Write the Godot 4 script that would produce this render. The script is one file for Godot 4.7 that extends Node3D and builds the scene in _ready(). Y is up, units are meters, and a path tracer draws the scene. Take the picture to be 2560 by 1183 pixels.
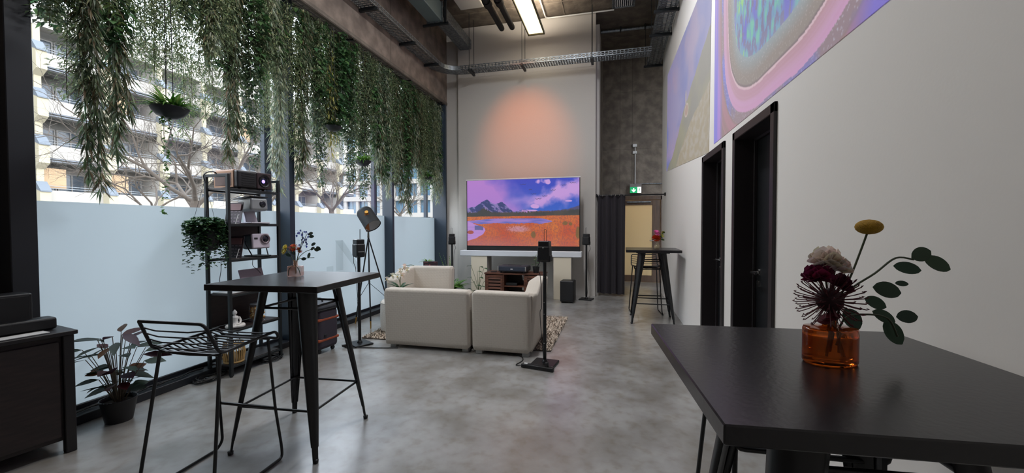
extends Node3D
# A showroom: glazed wall with hanging greenery on the left, white wall with two projected pictures on the right, a cinema corner at the far end.
# x runs to the right, y up, and P(x, y, d) puts a point d metres ahead (-z).

class Sh:  # a mesh in the making
	var v := PackedVector3Array()
	var n := PackedVector3Array()
	var t := PackedVector2Array()
	var c := PackedColorArray()
	var ix := PackedInt32Array()
	var col := Color.WHITE
	func add(p: Vector3, nn: Vector3, uv := Vector2.ZERO) -> int:
		v.append(p); n.append(nn); t.append(uv); c.append(col)
		return v.size() - 1
	func tri(a: int, b: int, d: int) -> void:
		if (v[b] - v[a]).cross(v[d] - v[a]).dot(n[a] + n[b] + n[d]) > 0.0:
			ix.append(a); ix.append(d); ix.append(b)
		else:
			ix.append(a); ix.append(b); ix.append(d)
	func quad(a: Vector3, b: Vector3, d: Vector3, e: Vector3, away: Vector3, uv := false) -> void:
		var nn := (b - a).cross(d - a)
		if nn.length_squared() < 1e-14: nn = (d - a).cross(e - a)
		nn = nn.normalized()
		if nn.dot((a + b + d + e) * 0.25 - away) < 0.0: nn = -nn
		var i := add(a, nn, Vector2(0, 0)); add(b, nn, Vector2(1, 0)); add(d, nn, Vector2(1, 1)); add(e, nn, Vector2(0, 1))
		tri(i, i + 1, i + 2); tri(i, i + 2, i + 3)
	func box(at: Vector3, size: Vector3, bev := 0.003, b := Basis()) -> Sh:
		var h := size * 0.5
		bev = minf(bev, minf(h.x, minf(h.y, h.z)) * 0.6)
		var k := h - Vector3.ONE * bev
		if bev <= 0.0:
			for ax in 3:
				for s in [-1.0, 1.0]:
					var q := []
					for w in [[-1, -1], [1, -1], [1, 1], [-1, 1]]:
						var p := Vector3.ZERO
						p[ax] = h[ax] * s; p[(ax + 1) % 3] = h[(ax + 1) % 3] * w[0]; p[(ax + 2) % 3] = h[(ax + 2) % 3] * w[1]
						q.append(at + b * p)
					quad(q[0], q[1], q[2], q[3], at)
			return self
		for ax in 3:
			var u := (ax + 1) % 3
			var w := (ax + 2) % 3
			for s in [-1.0, 1.0]:
				var q := []
				for e in [[-1, -1], [1, -1], [1, 1], [-1, 1]]:
					var p := Vector3.ZERO
					p[ax] = h[ax] * s; p[u] = k[u] * e[0]; p[w] = k[w] * e[1]
					q.append(at + b * p)
				quad(q[0], q[1], q[2], q[3], at)
				for r in [-1.0, 1.0]:  # the edge between face s of ax and face r of u
					var g := []
					for e in [[-1, 0], [1, 0], [1, 1], [-1, 1]]:
						var p := Vector3.ZERO
						p[w] = k[w] * e[0]
						p[ax] = (h[ax] if e[1] == 0 else k[ax]) * s
						p[u] = (k[u] if e[1] == 0 else h[u]) * r
						g.append(at + b * p)
					quad(g[0], g[1], g[2], g[3], at)
		for sx in [-1.0, 1.0]:
			for sy in [-1.0, 1.0]:
				for sz in [-1.0, 1.0]:
					var nn := b * Vector3(sx, sy, sz).normalized()
					var i := add(at + b * Vector3(h.x * sx, k.y * sy, k.z * sz), nn)
					add(at + b * Vector3(k.x * sx, h.y * sy, k.z * sz), nn); add(at + b * Vector3(k.x * sx, k.y * sy, h.z * sz), nn)
					tri(i, i + 1, i + 2)
		return self
	func rbox(at: Vector3, size: Vector3, r: float, b := Basis(), more := 2) -> Sh:  # rounded box
		var h := size * 0.5
		r = minf(r, minf(h.x, minf(h.y, h.z)) * 0.98)
		var lines := []
		for ax in 3:
			var l := []
			for f in [0.0, 0.12, 0.4, 1.0]: l.append(-h[ax] + r * f)
			for i in range(1, more): l.append(lerpf(-h[ax] + r, h[ax] - r, float(i) / more))
			for f in [1.0, 0.4, 0.12, 0.0]: l.append(h[ax] - r * f)
			lines.append(l)
		for ax in 3:
			var u := (ax + 1) % 3
			var w := (ax + 2) % 3
			for s in [-1.0, 1.0]:
				var first := v.size()
				for a in lines[u]:
					for e in lines[w]:
						var p := Vector3.ZERO
						p[ax] = h[ax] * s; p[u] = a; p[w] = e
						var inner := p.clamp(-h + Vector3.ONE * r, h - Vector3.ONE * r)
						var d := (p - inner).normalized()
						add(at + b * (inner + d * r), b * d)
				var m: int = lines[w].size()
				for i in lines[u].size() - 1:
					for j in m - 1:
						var o: int = first + i * m + j
						tri(o, o + 1, o + m + 1); tri(o, o + m + 1, o + m)
		return self
	func grid(rows: Array, round_ := true, caps := true) -> Sh:  # rows of points; each row may close on itself
		var m: int = rows[0].size()
		var k := rows.size()
		var first := v.size()
		for i in k:
			var mid := Vector3.ZERO
			for p in rows[i]: mid += p
			mid /= m
			for j in m:
				var a: Vector3 = rows[i][(j + 1) % m] if round_ or j < m - 1 else rows[i][j]
				var e: Vector3 = rows[i][(j + m - 1) % m] if round_ or j > 0 else rows[i][j]
				var f: Vector3 = rows[mini(i + 1, k - 1)][j]
				var g: Vector3 = rows[maxi(i - 1, 0)][j]
				var nn := (a - e).cross(f - g)
				if nn.length_squared() < 1e-16: nn = rows[i][j] - mid if (rows[i][j] - mid).length() > 1e-6 else (rows[k - 1][0] - rows[0][0]) * (1.0 if i else -1.0)
				nn = nn.normalized()
				if round_ and nn.dot(rows[i][j] - mid) < 0.0: nn = -nn
				add(rows[i][j], nn, Vector2(float(j) / m, float(i) / maxi(k - 1, 1)))
		for i in k - 1:
			for j in (m if round_ else m - 1):
				var o: int = first + i * m + j
				var o2 := first + i * m + (j + 1) % m
				tri(o, o2, o2 + m); tri(o, o2 + m, o + m)
		if caps and round_:
			for i in [0, k - 1]:
				var mid := Vector3.ZERO
				for p in rows[i]: mid += p
				mid /= m
				var next: Vector3 = rows[1 if i == 0 else k - 2][0]
				var nn: Vector3 = (rows[i][1] - rows[i][0]).cross(rows[i][m / 3] - rows[i][0]).normalized()
				if nn.dot(rows[i][0] - next) < 0.0: nn = -nn
				var o := add(mid, nn)
				for p in rows[i]: add(p, nn)
				for j in m: tri(o, o + 1 + j, o + 1 + (j + 1) % m)
		return self
	func tube(pts: Array, r, sides := 8, caps := true) -> Sh:  # r: one radius or one per point
		var rows := []
		var side := Vector3.ZERO
		for i in pts.size():
			var d: Vector3 = (pts[mini(i + 1, pts.size() - 1)] - pts[maxi(i - 1, 0)]).normalized()
			if i == 0: side = d.cross(Vector3.UP if absf(d.y) < 0.9 else Vector3.RIGHT).normalized()
			side = (side - d * side.dot(d)).normalized()
			var up := d.cross(side)
			var rr: float = r[i] if r is Array else r
			var row := []
			for j in sides:
				var a := TAU * j / sides
				row.append(pts[i] + (side * cos(a) + up * sin(a)) * rr)
			rows.append(row)
		return grid(rows, true, caps)
	func lathe(prof: Array, at := Vector3.ZERO, sides := 24, b := Basis(), sx := 1.0, sz := 1.0) -> Sh:  # prof: Vector2(radius, height); equal neighbours split the shading
		var part := []
		for i in prof.size():
			part.append(prof[i])
			if i == prof.size() - 1 or prof[i] == prof[mini(i + 1, prof.size() - 1)]:
				if part.size() > 1:
					var rows := []
					for p in part:
						var row := []
						for j in sides:
							var a := TAU * j / sides
							row.append(at + b * Vector3(cos(a) * maxf(p.x, 0.00002) * sx, p.y, sin(a) * maxf(p.x, 0.00002) * sz))
						rows.append(row)
					grid(rows, true, false)
				part = []
		return self
	func prism(pts: PackedVector2Array, depth: float, b: Transform3D) -> Sh:  # outline in x, y; depth along +z
		var away := Vector3.ZERO
		for p in pts: away += b * Vector3(p.x, p.y, depth * 0.5)
		away /= pts.size()
		var idx := Geometry2D.triangulate_polygon(pts)
		for z in [0.0, depth]:
			var nn := b.basis * Vector3(0, 0, -1.0 if z == 0.0 else 1.0) * signf(depth)
			var o := v.size()
			for p in pts: add(b * Vector3(p.x, p.y, z), nn)
			for i in idx.size() / 3: tri(o + idx[i * 3], o + idx[i * 3 + 1], o + idx[i * 3 + 2])
		var cw := Geometry2D.is_polygon_clockwise(pts)
		for i in pts.size():
			var p := pts[i]
			var q := pts[(i + 1) % pts.size()]
			var e := (q - p).normalized()
			var nn := b.basis * (Vector3(-e.y, e.x, 0) if cw else Vector3(e.y, -e.x, 0))
			var o := add(b * Vector3(p.x, p.y, 0), nn); add(b * Vector3(q.x, q.y, 0), nn); add(b * Vector3(q.x, q.y, depth), nn); add(b * Vector3(p.x, p.y, depth), nn)
			tri(o, o + 1, o + 2); tri(o, o + 2, o + 3)
		return self
	func blade(p: Vector3, dir: Vector3, len: float, wid: float, droop: float, seg := 4, fold := 0.25, peak := 0.45, roll := 0.0, round_ := false) -> Sh:  # a leaf
		var side := dir.cross(Vector3.UP)
		side = side.normalized() if side.length() > 0.05 else Vector3.RIGHT
		if roll != 0.0: side = side.rotated(dir.normalized(), roll)
		var first := v.size()
		for i in seg + 1:
			var s := float(i) / seg
			var at := p + dir * (len * s) + Vector3.DOWN * (droop * len * s * s)
			var tang := (dir + Vector3.DOWN * (2.0 * droop * s)).normalized()
			var up := side.cross(tang).normalized()
			var w := wid * 0.5 * (sin(PI * 0.5 * s / peak) if s < peak else cos(PI * 0.5 * (s - peak) / (1.0 - peak)))
			if round_: w = wid * 0.5 * pow(maxf(sin(PI * clampf(pow(s, 0.5 / maxf(peak, 0.1)) if peak < 0.5 else pow(s, log(0.5) / log(peak)), 0.0, 1.0)), 0.0), 0.55)
			w = maxf(w, wid * 0.03)
			add(at - side * w + up * (w * fold), (up + side * fold).normalized()); add(at, up); add(at + side * w + up * (w * fold), (up - side * fold).normalized())
		for i in seg:
			var o := first + i * 3
			tri(o, o + 1, o + 4); tri(o, o + 4, o + 3); tri(o + 1, o + 2, o + 5); tri(o + 1, o + 5, o + 4)
		return self
	func sliver(p: Vector3, dir: Vector3, side: Vector3, len: float, wid: float, bend: float) -> void:  # the cheapest leaf: a folded lozenge
		var up := side.cross(dir).normalized()
		var tip := p + dir * len + Vector3.DOWN * (bend * len)
		var mid := p + dir * (len * 0.45)
		var i := add(p, up); add(mid - side * (wid * 0.5) + up * (wid * 0.15), (up + side * 0.5).normalized()); add(mid + side * (wid * 0.5) + up * (wid * 0.15), (up - side * 0.5).normalized()); add(tip, up)
		tri(i, i + 1, i + 3); tri(i, i + 3, i + 2)
	func done() -> ArrayMesh:
		var a := []
		a.resize(Mesh.ARRAY_MAX)
		a[Mesh.ARRAY_VERTEX] = v; a[Mesh.ARRAY_NORMAL] = n; a[Mesh.ARRAY_TEX_UV] = t; a[Mesh.ARRAY_COLOR] = c; a[Mesh.ARRAY_INDEX] = ix
		var m := ArrayMesh.new()
		m.add_surface_from_arrays(Mesh.PRIMITIVE_TRIANGLES, a)
		return m

var mats := {}
var rng := RandomNumberGenerator.new()
var taken := {}

func P(x: float, y: float, d: float) -> Vector3: return Vector3(x, y, -d)
func S(x: float, y: float, d: float) -> Vector3: return Vector3(x, y, d)
func Y(deg: float) -> Basis: return Basis(Vector3.UP, deg_to_rad(deg))
func R(a: float, b: float) -> float: return rng.randf_range(a, b)
func hexc(h: String) -> Color: return Color.html(h)

func numbered(called: String) -> String:
	taken[called] = taken.get(called, -1) + 1
	return called if taken[called] == 0 else "%s_%03d" % [called, taken[called]]

func tag(o: Node3D, label: String, category := "", group := "") -> Node3D:
	o.set_meta("label", label)
	if category: o.set_meta("category", category)
	if group: o.set_meta("group", group)
	return o

func thing(called: String, label: String, category: String, at := Vector3.ZERO, turn := 0.0, group := "") -> Node3D:
	var o := Node3D.new()
	o.name = numbered(called)
	add_child(o)
	o.position = at
	o.rotation_degrees.y = turn
	tag(o, label, category, group)
	return o

func part(called: String, s, m: Material, parent: Node3D, label := "") -> MeshInstance3D:
	var o := MeshInstance3D.new()
	o.mesh = s.done() if s is Sh else s
	o.material_override = m
	o.cast_shadow = GeometryInstance3D.SHADOW_CASTING_SETTING_ON
	if parent == self:
		o.name = numbered(called)
		add_child(o)
	else:
		o.name = called
		parent.add_child(o, true)
	if label: o.set_meta("label", label)
	return o

func struct(called: String, s, m: Material, parent: Node3D = self) -> MeshInstance3D:
	var o := part(called, s, m, parent)
	if parent == self: o.set_meta("kind", "structure")
	return o

func stuff(o: Node3D) -> Node3D:
	o.set_meta("kind", "stuff")
	return o

func dup(o: Node3D, at: Vector3, turn: float, label: String, group := "") -> Node3D:
	var base: String = o.name
	if base.substr(base.length() - 4).is_valid_int() or base.right(3).is_valid_int(): base = base.left(base.length() - 4)
	var c: Node3D = o.duplicate()
	c.name = numbered(base)
	add_child(c)
	c.position = at
	c.rotation_degrees.y = turn
	c.set_meta("label", label)
	if group: c.set_meta("group", group)
	return c

func mat(key: String, hex := "808080", rough := 0.6, metal := 0.0) -> StandardMaterial3D:
	if not mats.has(key):
		var m := StandardMaterial3D.new()
		m.resource_name = key
		m.albedo_color = hexc(hex)
		m.roughness = rough
		m.metallic = metal
		mats[key] = m
	return mats[key]

func noise_tex(freq: float, seed_: int, colors: Array, offsets: Array, size := 512, octaves := 5, normal := false, strength := 4.0) -> NoiseTexture2D:
	var f := FastNoiseLite.new()
	f.noise_type = FastNoiseLite.TYPE_SIMPLEX_SMOOTH
	f.frequency = freq
	f.seed = seed_
	f.fractal_octaves = octaves
	var tx := NoiseTexture2D.new()
	tx.width = size; tx.height = size
	tx.seamless = true
	tx.noise = f
	if normal:
		tx.as_normal_map = true
		tx.bump_strength = strength
	elif colors:
		var g := Gradient.new()
		var cs := PackedColorArray()
		for h in colors: cs.append(hexc(h) if h is String else h)
		g.offsets = PackedFloat32Array(offsets)
		g.colors = cs
		tx.color_ramp = g
	return tx

func tri_map(m: StandardMaterial3D, per_metre: float, world := true) -> StandardMaterial3D:
	m.uv1_triplanar = true
	m.uv1_world_triplanar = world
	m.uv1_scale = Vector3.ONE * per_metre
	return m

func leafy(key: String, hex: String, rough := 0.55, back := 0.5) -> StandardMaterial3D:
	var m := mat(key, hex, rough)
	m.vertex_color_use_as_albedo = true
	m.backlight_enabled = true
	m.backlight = Color(back, back, back)
	return m

func fillet(pts: Array, r: float, k := 4) -> Array:  # rounds the corners of a polyline
	var out := [pts[0]]
	for i in range(1, pts.size() - 1):
		var a: Vector3 = pts[i - 1]; var b: Vector3 = pts[i]; var c: Vector3 = pts[i + 1]
		var q := minf(r, minf(a.distance_to(b), b.distance_to(c)) * 0.48)
		var s := b + (a - b).normalized() * q
		var e := b + (c - b).normalized() * q
		for j in k + 1:
			var f := float(j) / k
			out.append(s.lerp(b, f).lerp(b.lerp(e, f), f))
	out.append(pts[-1])
	return out

func curve(pts: Array, k := 5) -> Array:  # Catmull-Rom through the points
	var out := []
	for i in pts.size() - 1:
		var a: Vector3 = pts[maxi(i - 1, 0)]; var b: Vector3 = pts[i]; var c: Vector3 = pts[i + 1]; var d: Vector3 = pts[mini(i + 2, pts.size() - 1)]
		for j in k: out.append(b.cubic_interpolate(c, a, d, float(j) / k))
	out.append(pts[-1])
	return out

func bb(s: Sh, x0: float, x1: float, y0: float, y1: float, d0: float, d1: float, bev := 0.0) -> Sh:
	return s.box(P((x0 + x1) / 2, (y0 + y1) / 2, (d0 + d1) / 2), Vector3(absf(x1 - x0), absf(y1 - y0), absf(d1 - d0)), bev)

func lamp_area(parent: Node3D, at: Vector3, size: Vector2, energy: float, color: Color, rot: Vector3) -> void:
	var l := AreaLight3D.new()
	l.name = "lamp_light"
	l.area_size = size
	l.light_energy = energy
	l.light_color = color
	l.area_range = 30.0
	l.shadow_enabled = true
	parent.add_child(l, true)
	l.position = at
	l.rotation_degrees = rot

func _ready() -> void:
	rng.seed = 71
	var cam := Camera3D.new()
	cam.name = "camera"
	cam.fov = rad_to_deg(2.0 * atan(591.5 / 1030.0))
	cam.near = 0.05
	cam.far = 400.0
	add_child(cam)
	cam.position = Vector3(0, 1.42, 0)
	cam.rotation_degrees = Vector3(-1.45, 13.95, -0.15)
	cam.current = true
	var env := Environment.new()
	env.background_mode = Environment.BG_SKY
	var sky := ProceduralSkyMaterial.new()
	sky.sky_top_color = hexc("dae5f3")
	sky.sky_horizon_color = hexc("f1f3f6")
	sky.ground_bottom_color = hexc("8f8d8a")
	sky.ground_horizon_color = hexc("a8a8a6")
	sky.sky_energy_multiplier = 2.3
	sky.ground_energy_multiplier = 1.0
	env.sky = Sky.new()
	env.sky.sky_material = sky
	env.tonemap_mode = Environment.TONE_MAPPER_LINEAR
	env.tonemap_exposure = 1.2
	env.sdfgi_enabled = true
	env.ssao_enabled = true
	env.ssil_enabled = true
	var we := WorldEnvironment.new()
	we.name = "environment"
	we.environment = env
	add_child(we)
	var sun := DirectionalLight3D.new()  # hazy late-winter sun behind the building we stand in: lights the houses opposite
	sun.name = "sun"
	sun.light_color = hexc("fff0d8")
	sun.light_energy = 0.2
	sun.light_angular_distance = 8.0
	sun.shadow_enabled = true
	sun.sky_mode = DirectionalLight3D.SKY_MODE_LIGHT_ONLY
	add_child(sun)
	sun.look_at_from_position(Vector3.ZERO, Vector3(-1.0, -0.75, -0.35))
	materials()
	room()
	windows()
	outside()
	overhead()
	cinema()
	lounge()
	shelf_corner()
	tables()
	left_front()
	corridor()
	projections()
	greenery()

func materials() -> void:
	var m := mat("polished concrete", "ffffff", 0.3)
	m.albedo_texture = noise_tex(0.006, 3, ["807d78", "8c8a86", "969593", "a0a09e", "a9a9a8"], [0.1, 0.35, 0.5, 0.65, 0.9], 1024, 6)
	m.detail_enabled = true
	m.detail_blend_mode = BaseMaterial3D.BLEND_MODE_MUL
	m.detail_albedo = noise_tex(0.03, 9, ["dad4ca", "efedea", "f6f5f4", "fdfdfd"], [0.12, 0.4, 0.62, 0.92], 1024, 7)
	m.roughness = 0.36
	m.metallic_specular = 0.7
	m.clearcoat_enabled = true
	m.clearcoat = 0.6
	m.clearcoat_roughness = 0.22
	tri_map(m, 0.23)
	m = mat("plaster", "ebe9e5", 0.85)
	m.normal_enabled = true
	m.normal_texture = noise_tex(0.08, 21, [], [], 512, 3, true, 2.0)
	m.normal_scale = 0.05
	tri_map(m, 1.2)
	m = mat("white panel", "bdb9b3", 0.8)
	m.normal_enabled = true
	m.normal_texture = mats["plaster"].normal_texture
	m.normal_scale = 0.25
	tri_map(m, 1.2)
	var conc := noise_tex(0.008, 31, ["6c655e", "7d756d", "8c847b", "9a9288"], [0.0, 0.4, 0.65, 1.0], 1024, 6)
	var grain := noise_tex(0.05, 33, [], [], 512, 4, true, 3.0)
	for k in [["beam concrete", "efe4dd"], ["ceiling concrete", "c4bfb8"], ["dark concrete", "e0dbd4"]]:
		m = mat(k[0], k[1], 0.75)
		m.albedo_texture = conc
		m.normal_enabled = true
		m.normal_texture = grain
		m.normal_scale = 0.4
		tri_map(m, 0.4)
	mat("frame blue", "26323f", 0.42)
	mat("frame dark", "14181f", 0.5)
	m = mat("film", "a9bac4", 0.55)
	m.backlight_enabled = true
	m.backlight = Color(0.53, 0.56, 0.565)
	m = mat("film letter", "5f8488", 0.55)
	m.transparency = BaseMaterial3D.TRANSPARENCY_ALPHA
	m.albedo_color.a = 0.16
	m = mat("clear glass", "ffffff", 0.02)
	m.transparency = BaseMaterial3D.TRANSPARENCY_ALPHA
	m.albedo_color = Color(0.93, 0.97, 0.97, 0.008)
	mat("door frame", "211c1f", 0.45)
	mat("door leaf", "0d1014", 0.5)
	mat("black steel", "0b0d10", 0.38)
	mat("black matt", "0c0c0e", 0.7)
	mat("black plastic", "101114", 0.45)
	mat("table black", "19181b", 0.26).normal_enabled = true
	m = mats["table black"]
	m.normal_texture = grain
	m.normal_scale = 0.06
	tri_map(m, 2.0, false)
	m = mat("galvanised", "a3a9ad", 0.38, 0.85)
	m.albedo_texture = noise_tex(0.03, 41, ["b8bcc0", "ffffff"], [0.2, 0.9], 256, 3)
	tri_map(m, 2.0)
	mat("chrome", "c8c8c8", 0.2, 1.0)
	mat("brass", "b98f4a", 0.35, 0.9)
	mat("dark rail", "2a2e31", 0.5, 0.3)
	var weave := Image.create(64, 64, false, Image.FORMAT_L8)
	for y in 64:
		for x in 64:
			var over := (x / 8 + y / 8) % 2 == 0
			var f := absf(sin(PI * (x if over else y) / 8.0)) * 0.75 + 0.25 * rng.randf()
			weave.set_pixel(x, y, Color(f, f, f))
	var wt := ImageTexture.create_from_image(weave)
	m = mat("sofa fabric", "dcd6cd", 0.95)
	m.albedo_texture = noise_tex(0.16, 51, ["b9b3aa", "e4e0da", "ffffff"], [0.1, 0.5, 0.95], 512, 3)
	m.heightmap_enabled = true
	m.heightmap_texture = wt
	m.heightmap_scale = 0.18
	tri_map(m, 5.0, false)
	m.rim_enabled = true
	m.rim = 0.25
	m = mat("boucle", "d9d3c9", 0.95)
	m.heightmap_enabled = true
	m.heightmap_texture = noise_tex(0.09, 53, [], [], 256, 3)
	m.heightmap_scale = 0.6
	tri_map(m, 4.0, false)
	m = mat("rug", "ffffff", 1.0)
	m.vertex_color_use_as_albedo = true
	m.rim_enabled = true
	m.rim = 0.3
	m = mat("walnut", "ffffff", 0.45)
	m.albedo_texture = noise_tex(0.012, 61, ["38221a", "503022", "6a4230", "80543c"], [0.0, 0.4, 0.7, 1.0], 512, 4)
	tri_map(m, 1.5, false)
	m.uv1_scale = Vector3(0.7, 6, 6)
	m = mat("dark wood", "ffffff", 0.5)
	m.albedo_texture = noise_tex(0.015, 63, ["17100f", "221817", "2e2220"], [0.0, 0.5, 1.0], 512, 4)
	tri_map(m, 1.5, false)
	m.uv1_scale = Vector3(5, 5, 0.8)
	m = mat("door wood", "ffffff", 0.5)
	m.albedo_texture = noise_tex(0.012, 65, ["3a2718", "4c3521", "5a412a"], [0.0, 0.5, 1.0], 256, 4)
	tri_map(m, 1.0, false)
	m.uv1_scale = Vector3(6, 0.7, 6)
	m = mat("curtain", "2b272d", 0.9)
	m.rim_enabled = true
	m.rim = 0.4
	mat("soil", "2a2019", 0.95)
	mat("cable", "0a0a0b", 0.5)
	mat("white plastic", "d8d8d6", 0.4)
	mat("ceramic white", "e2e0dc", 0.5)
	leafy("leaf", "ffffff", 0.5, 0.8)
	leafy("petal", "ffffff", 0.7, 0.6)

func room() -> void:
	struct("floor", bb(Sh.new(), -3.95, 2.2, -0.25, 0.0, -3.3, 12.0), mats["polished concrete"])
	var s := Sh.new()  # the white wall with two door openings
	for q in [[-3.3, 2.85, 0.0], [3.77, 4.06, 0.0], [5.0, 9.15, 0.0], [2.85, 3.77, 2.18], [4.06, 5.0, 2.18]]:
		bb(s, 0.965, 1.3, q[2], 5.9, q[0], q[1])
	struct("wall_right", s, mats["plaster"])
	s = Sh.new()
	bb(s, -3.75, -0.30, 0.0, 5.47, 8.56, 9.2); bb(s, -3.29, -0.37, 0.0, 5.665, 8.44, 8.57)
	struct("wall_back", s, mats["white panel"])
	s = Sh.new()
	bb(s, -0.55, -0.30, 0.0, 5.9, 9.2, 11.0); bb(s, -3.95, -0.55, 0.0, 5.9, 9.2, 9.4)
	struct("wall_corridor", s, mats["dark concrete"])
	s = Sh.new()  # far concrete wall round the brown door
	bb(s, -0.55, 0.0, 0.0, 5.9, 10.86, 11.1); bb(s, 1.2, 2.2, 0.0, 5.9, 10.86, 11.1); bb(s, 0.0, 1.2, 2.16, 5.9, 10.86, 11.1)
	var far_wall := struct("wall_end", s, mats["dark concrete"])
	for q in [[-0.3, 1.9, 3.35, 3.36], [-0.3, 1.9, 4.78, 4.79]]:  # formwork joints stand proud as thin fins
		struct("concrete_joint", bb(Sh.new(), q[0], q[1], q[2], q[3], 10.853, 10.861), mats["ceiling concrete"], far_wall)
	for x in [0.12, 0.42, 1.3]:
		struct("concrete_joint", bb(Sh.new(), x, x + 0.02, 2.17, 5.65, 10.853, 10.861), mats["ceiling concrete"], far_wall)
	struct("wall_alcove", bb(Sh.new(), 2.0, 2.2, 0.0, 5.9, 9.0, 11.1), mats["dark concrete"])
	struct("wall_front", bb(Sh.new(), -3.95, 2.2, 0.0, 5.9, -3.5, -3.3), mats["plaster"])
	var ceil := struct("ceiling", bb(Sh.new(), -4.1, 2.2, 5.68, 6.1, -3.5, 11.1), mats["ceiling concrete"])
	for d in [0.4, 1.9, 3.4, 4.9, 6.4, 7.9, 9.7]:
		struct("formwork_joint", bb(Sh.new(), -3.5, 1.9, 5.668, 5.681, d, d + 0.022), mats["dark concrete"], ceil)
	for x in [-2.3, -1.0, 0.3]:
		struct("formwork_joint", bb(Sh.new(), x, x + 0.022, 5.668, 5.681, -3.0, 8.4), mats["dark concrete"], ceil)
	s = Sh.new()
	bb(s, -4.0, -3.6, 4.14, 5.9, -3.5, 8.56)
	var beam := struct("wall_header", s, mats["beam concrete"])
	struct("chamfer", bb(Sh.new(), -3.66, -3.585, 4.085, 4.15, -3.5, 8.56, 0.012), mats["ceiling concrete"], beam)
	for d in [1.2, 3.7, 6.2]:
		struct("formwork_joint", bb(Sh.new(), -3.602, -3.594, 4.16, 5.67, d, d + 0.014), mats["dark concrete"], beam)
	s = Sh.new()
	bb(s, -4.0, -3.87, 0.0, 4.14, -3.3, 1.77)  # stretch out of view made solid to darken the near right wall
	struct("wall_left", s, mats["beam concrete"])
	# the two dark doors in the white wall
	var spec := [["door_1", 2.85, 3.77], ["door_2", 4.06, 5.0]]
	for q in spec:
		var d0: float = q[1]
		var d1: float = q[2]
		s = Sh.new()
		bb(s, 0.945, 1.2, 0.0, 2.18, d0, d0 + 0.065, 0.004); bb(s, 0.945, 1.2, 0.0, 2.18, d1 - 0.065, d1, 0.004); bb(s, 0.945, 1.2, 2.115, 2.18, d0, d1, 0.004)
		var dr := struct(q[0], s, mats["door frame"])
		struct("door_leaf", bb(Sh.new(), 1.11, 1.16, 0.01, 2.1, d0 + 0.065, d1 - 0.065, 0.004), mats["door leaf"], dr)
		s = Sh.new()
		for e in [d0 + 0.065, d1 - 0.085]: bb(s, 1.085, 1.11, 0.0, 2.115, e, e + 0.02, 0.003)
		bb(s, 1.085, 1.11, 2.095, 2.115, d0 + 0.065, d1 - 0.065, 0.003)
		struct("door_stop", s, mats["door frame"], dr)
		s = Sh.new()
		var hd := d1 - 0.15
		s.tube([P(1.112, 1.05, hd), P(1.1, 1.05, hd)], 0.027, 16)
		s.tube(fillet([P(1.11, 1.05, hd), P(1.05, 1.05, hd), P(1.05, 1.05, hd - 0.13)], 0.02), 0.0095, 8)
		struct("door_handle", s, mats["chrome"], dr)
		s = Sh.new()
		s.tube([P(1.112, 0.96, hd), P(1.1, 0.96, hd)], 0.026, 16)
		struct("lock_rose", s, mats["chrome"], dr)

func windows() -> void:
	var s := Sh.new()
	# bays: between the deep posts; glass, film, rails
	var posts := [[1.77, 1.9], [4.1, 4.18], [6.42, 6.48], [8.47, 8.53]]
	var bays := [[1.9, 4.1], [4.18, 6.42], [6.48, 8.47]]
	for i in posts.size():
		s = Sh.new()
		var front := -3.6 if i == 3 else -3.72
		bb(s, -3.92, front, 0.0, 4.14, posts[i][0], posts[i][1], 0.004)
		var t := struct("trim_%d" % (i + 1), s, mats["frame dark" if i == 0 else "frame blue"])
		if i: struct("outer_flange", bb(Sh.new(), -4.14, -4.07, 0.0, 4.6, posts[i][0] + 0.0, posts[i][1] + 0.02, 0.004), mats["frame blue"], t)
	for i in bays.size():
		var a: float = bays[i][0]
		var b: float = bays[i][1]
		s = Sh.new()
		bb(s, -3.92, -3.72, 0.0, 0.066, a, b, 0.004)
		var w := struct("window_%d" % (i + 1), s, mats["frame dark"])
		s = Sh.new()
		bb(s, -3.92, -3.84, 4.06, 4.14, a, b, 0.003); bb(s, -3.92, -3.86, 0.066, 0.1, a, b, 0.003)
		struct("glazing_bead", s, mats["frame dark"], w)
		s = Sh.new()
		s.quad(P(-3.885, 0.08, a), P(-3.885, 0.08, b), P(-3.885, 4.1, b), P(-3.885, 4.1, a), P(0, 2, 4))
		struct("glass_pane", s, mats["clear glass"], w)
		s = Sh.new()
		s.quad(P(-3.88, 0.09, a), P(-3.88, 0.09, b), P(-3.88, 1.605, b), P(-3.88, 1.605, a), P(-9, 2, 4))
		struct("frosted_film", s, mats["film"], w)
	# the backs of cut-out letters show faintly through the film of the third bay
	var let := thing("window_letters", "faint mirrored cut-out letter on the frosted film behind the left bar table", "lettering", P(-3.876, 0, 0))
	for q in [[[5.28, 1.22], [5.12, 1.22], [5.12, 0.78], [5.28, 0.78]], [[5.28, 1.22], [5.10, 1.22], [5.58, 0.76], [5.72, 0.76]], [[4.92, 0.86], [5.06, 0.86], [5.06, 0.78], [4.92, 0.78]]]:
		s = Sh.new()
		s.quad(S(0, q[0][1], -q[0][0]), S(0, q[1][1], -q[1][0]), S(0, q[2][1], -q[2][0]), S(0, q[3][1], -q[3][0]), S(-5, 1, -5))
		part("letter_stroke", s, mats["film letter"], let)

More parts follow.
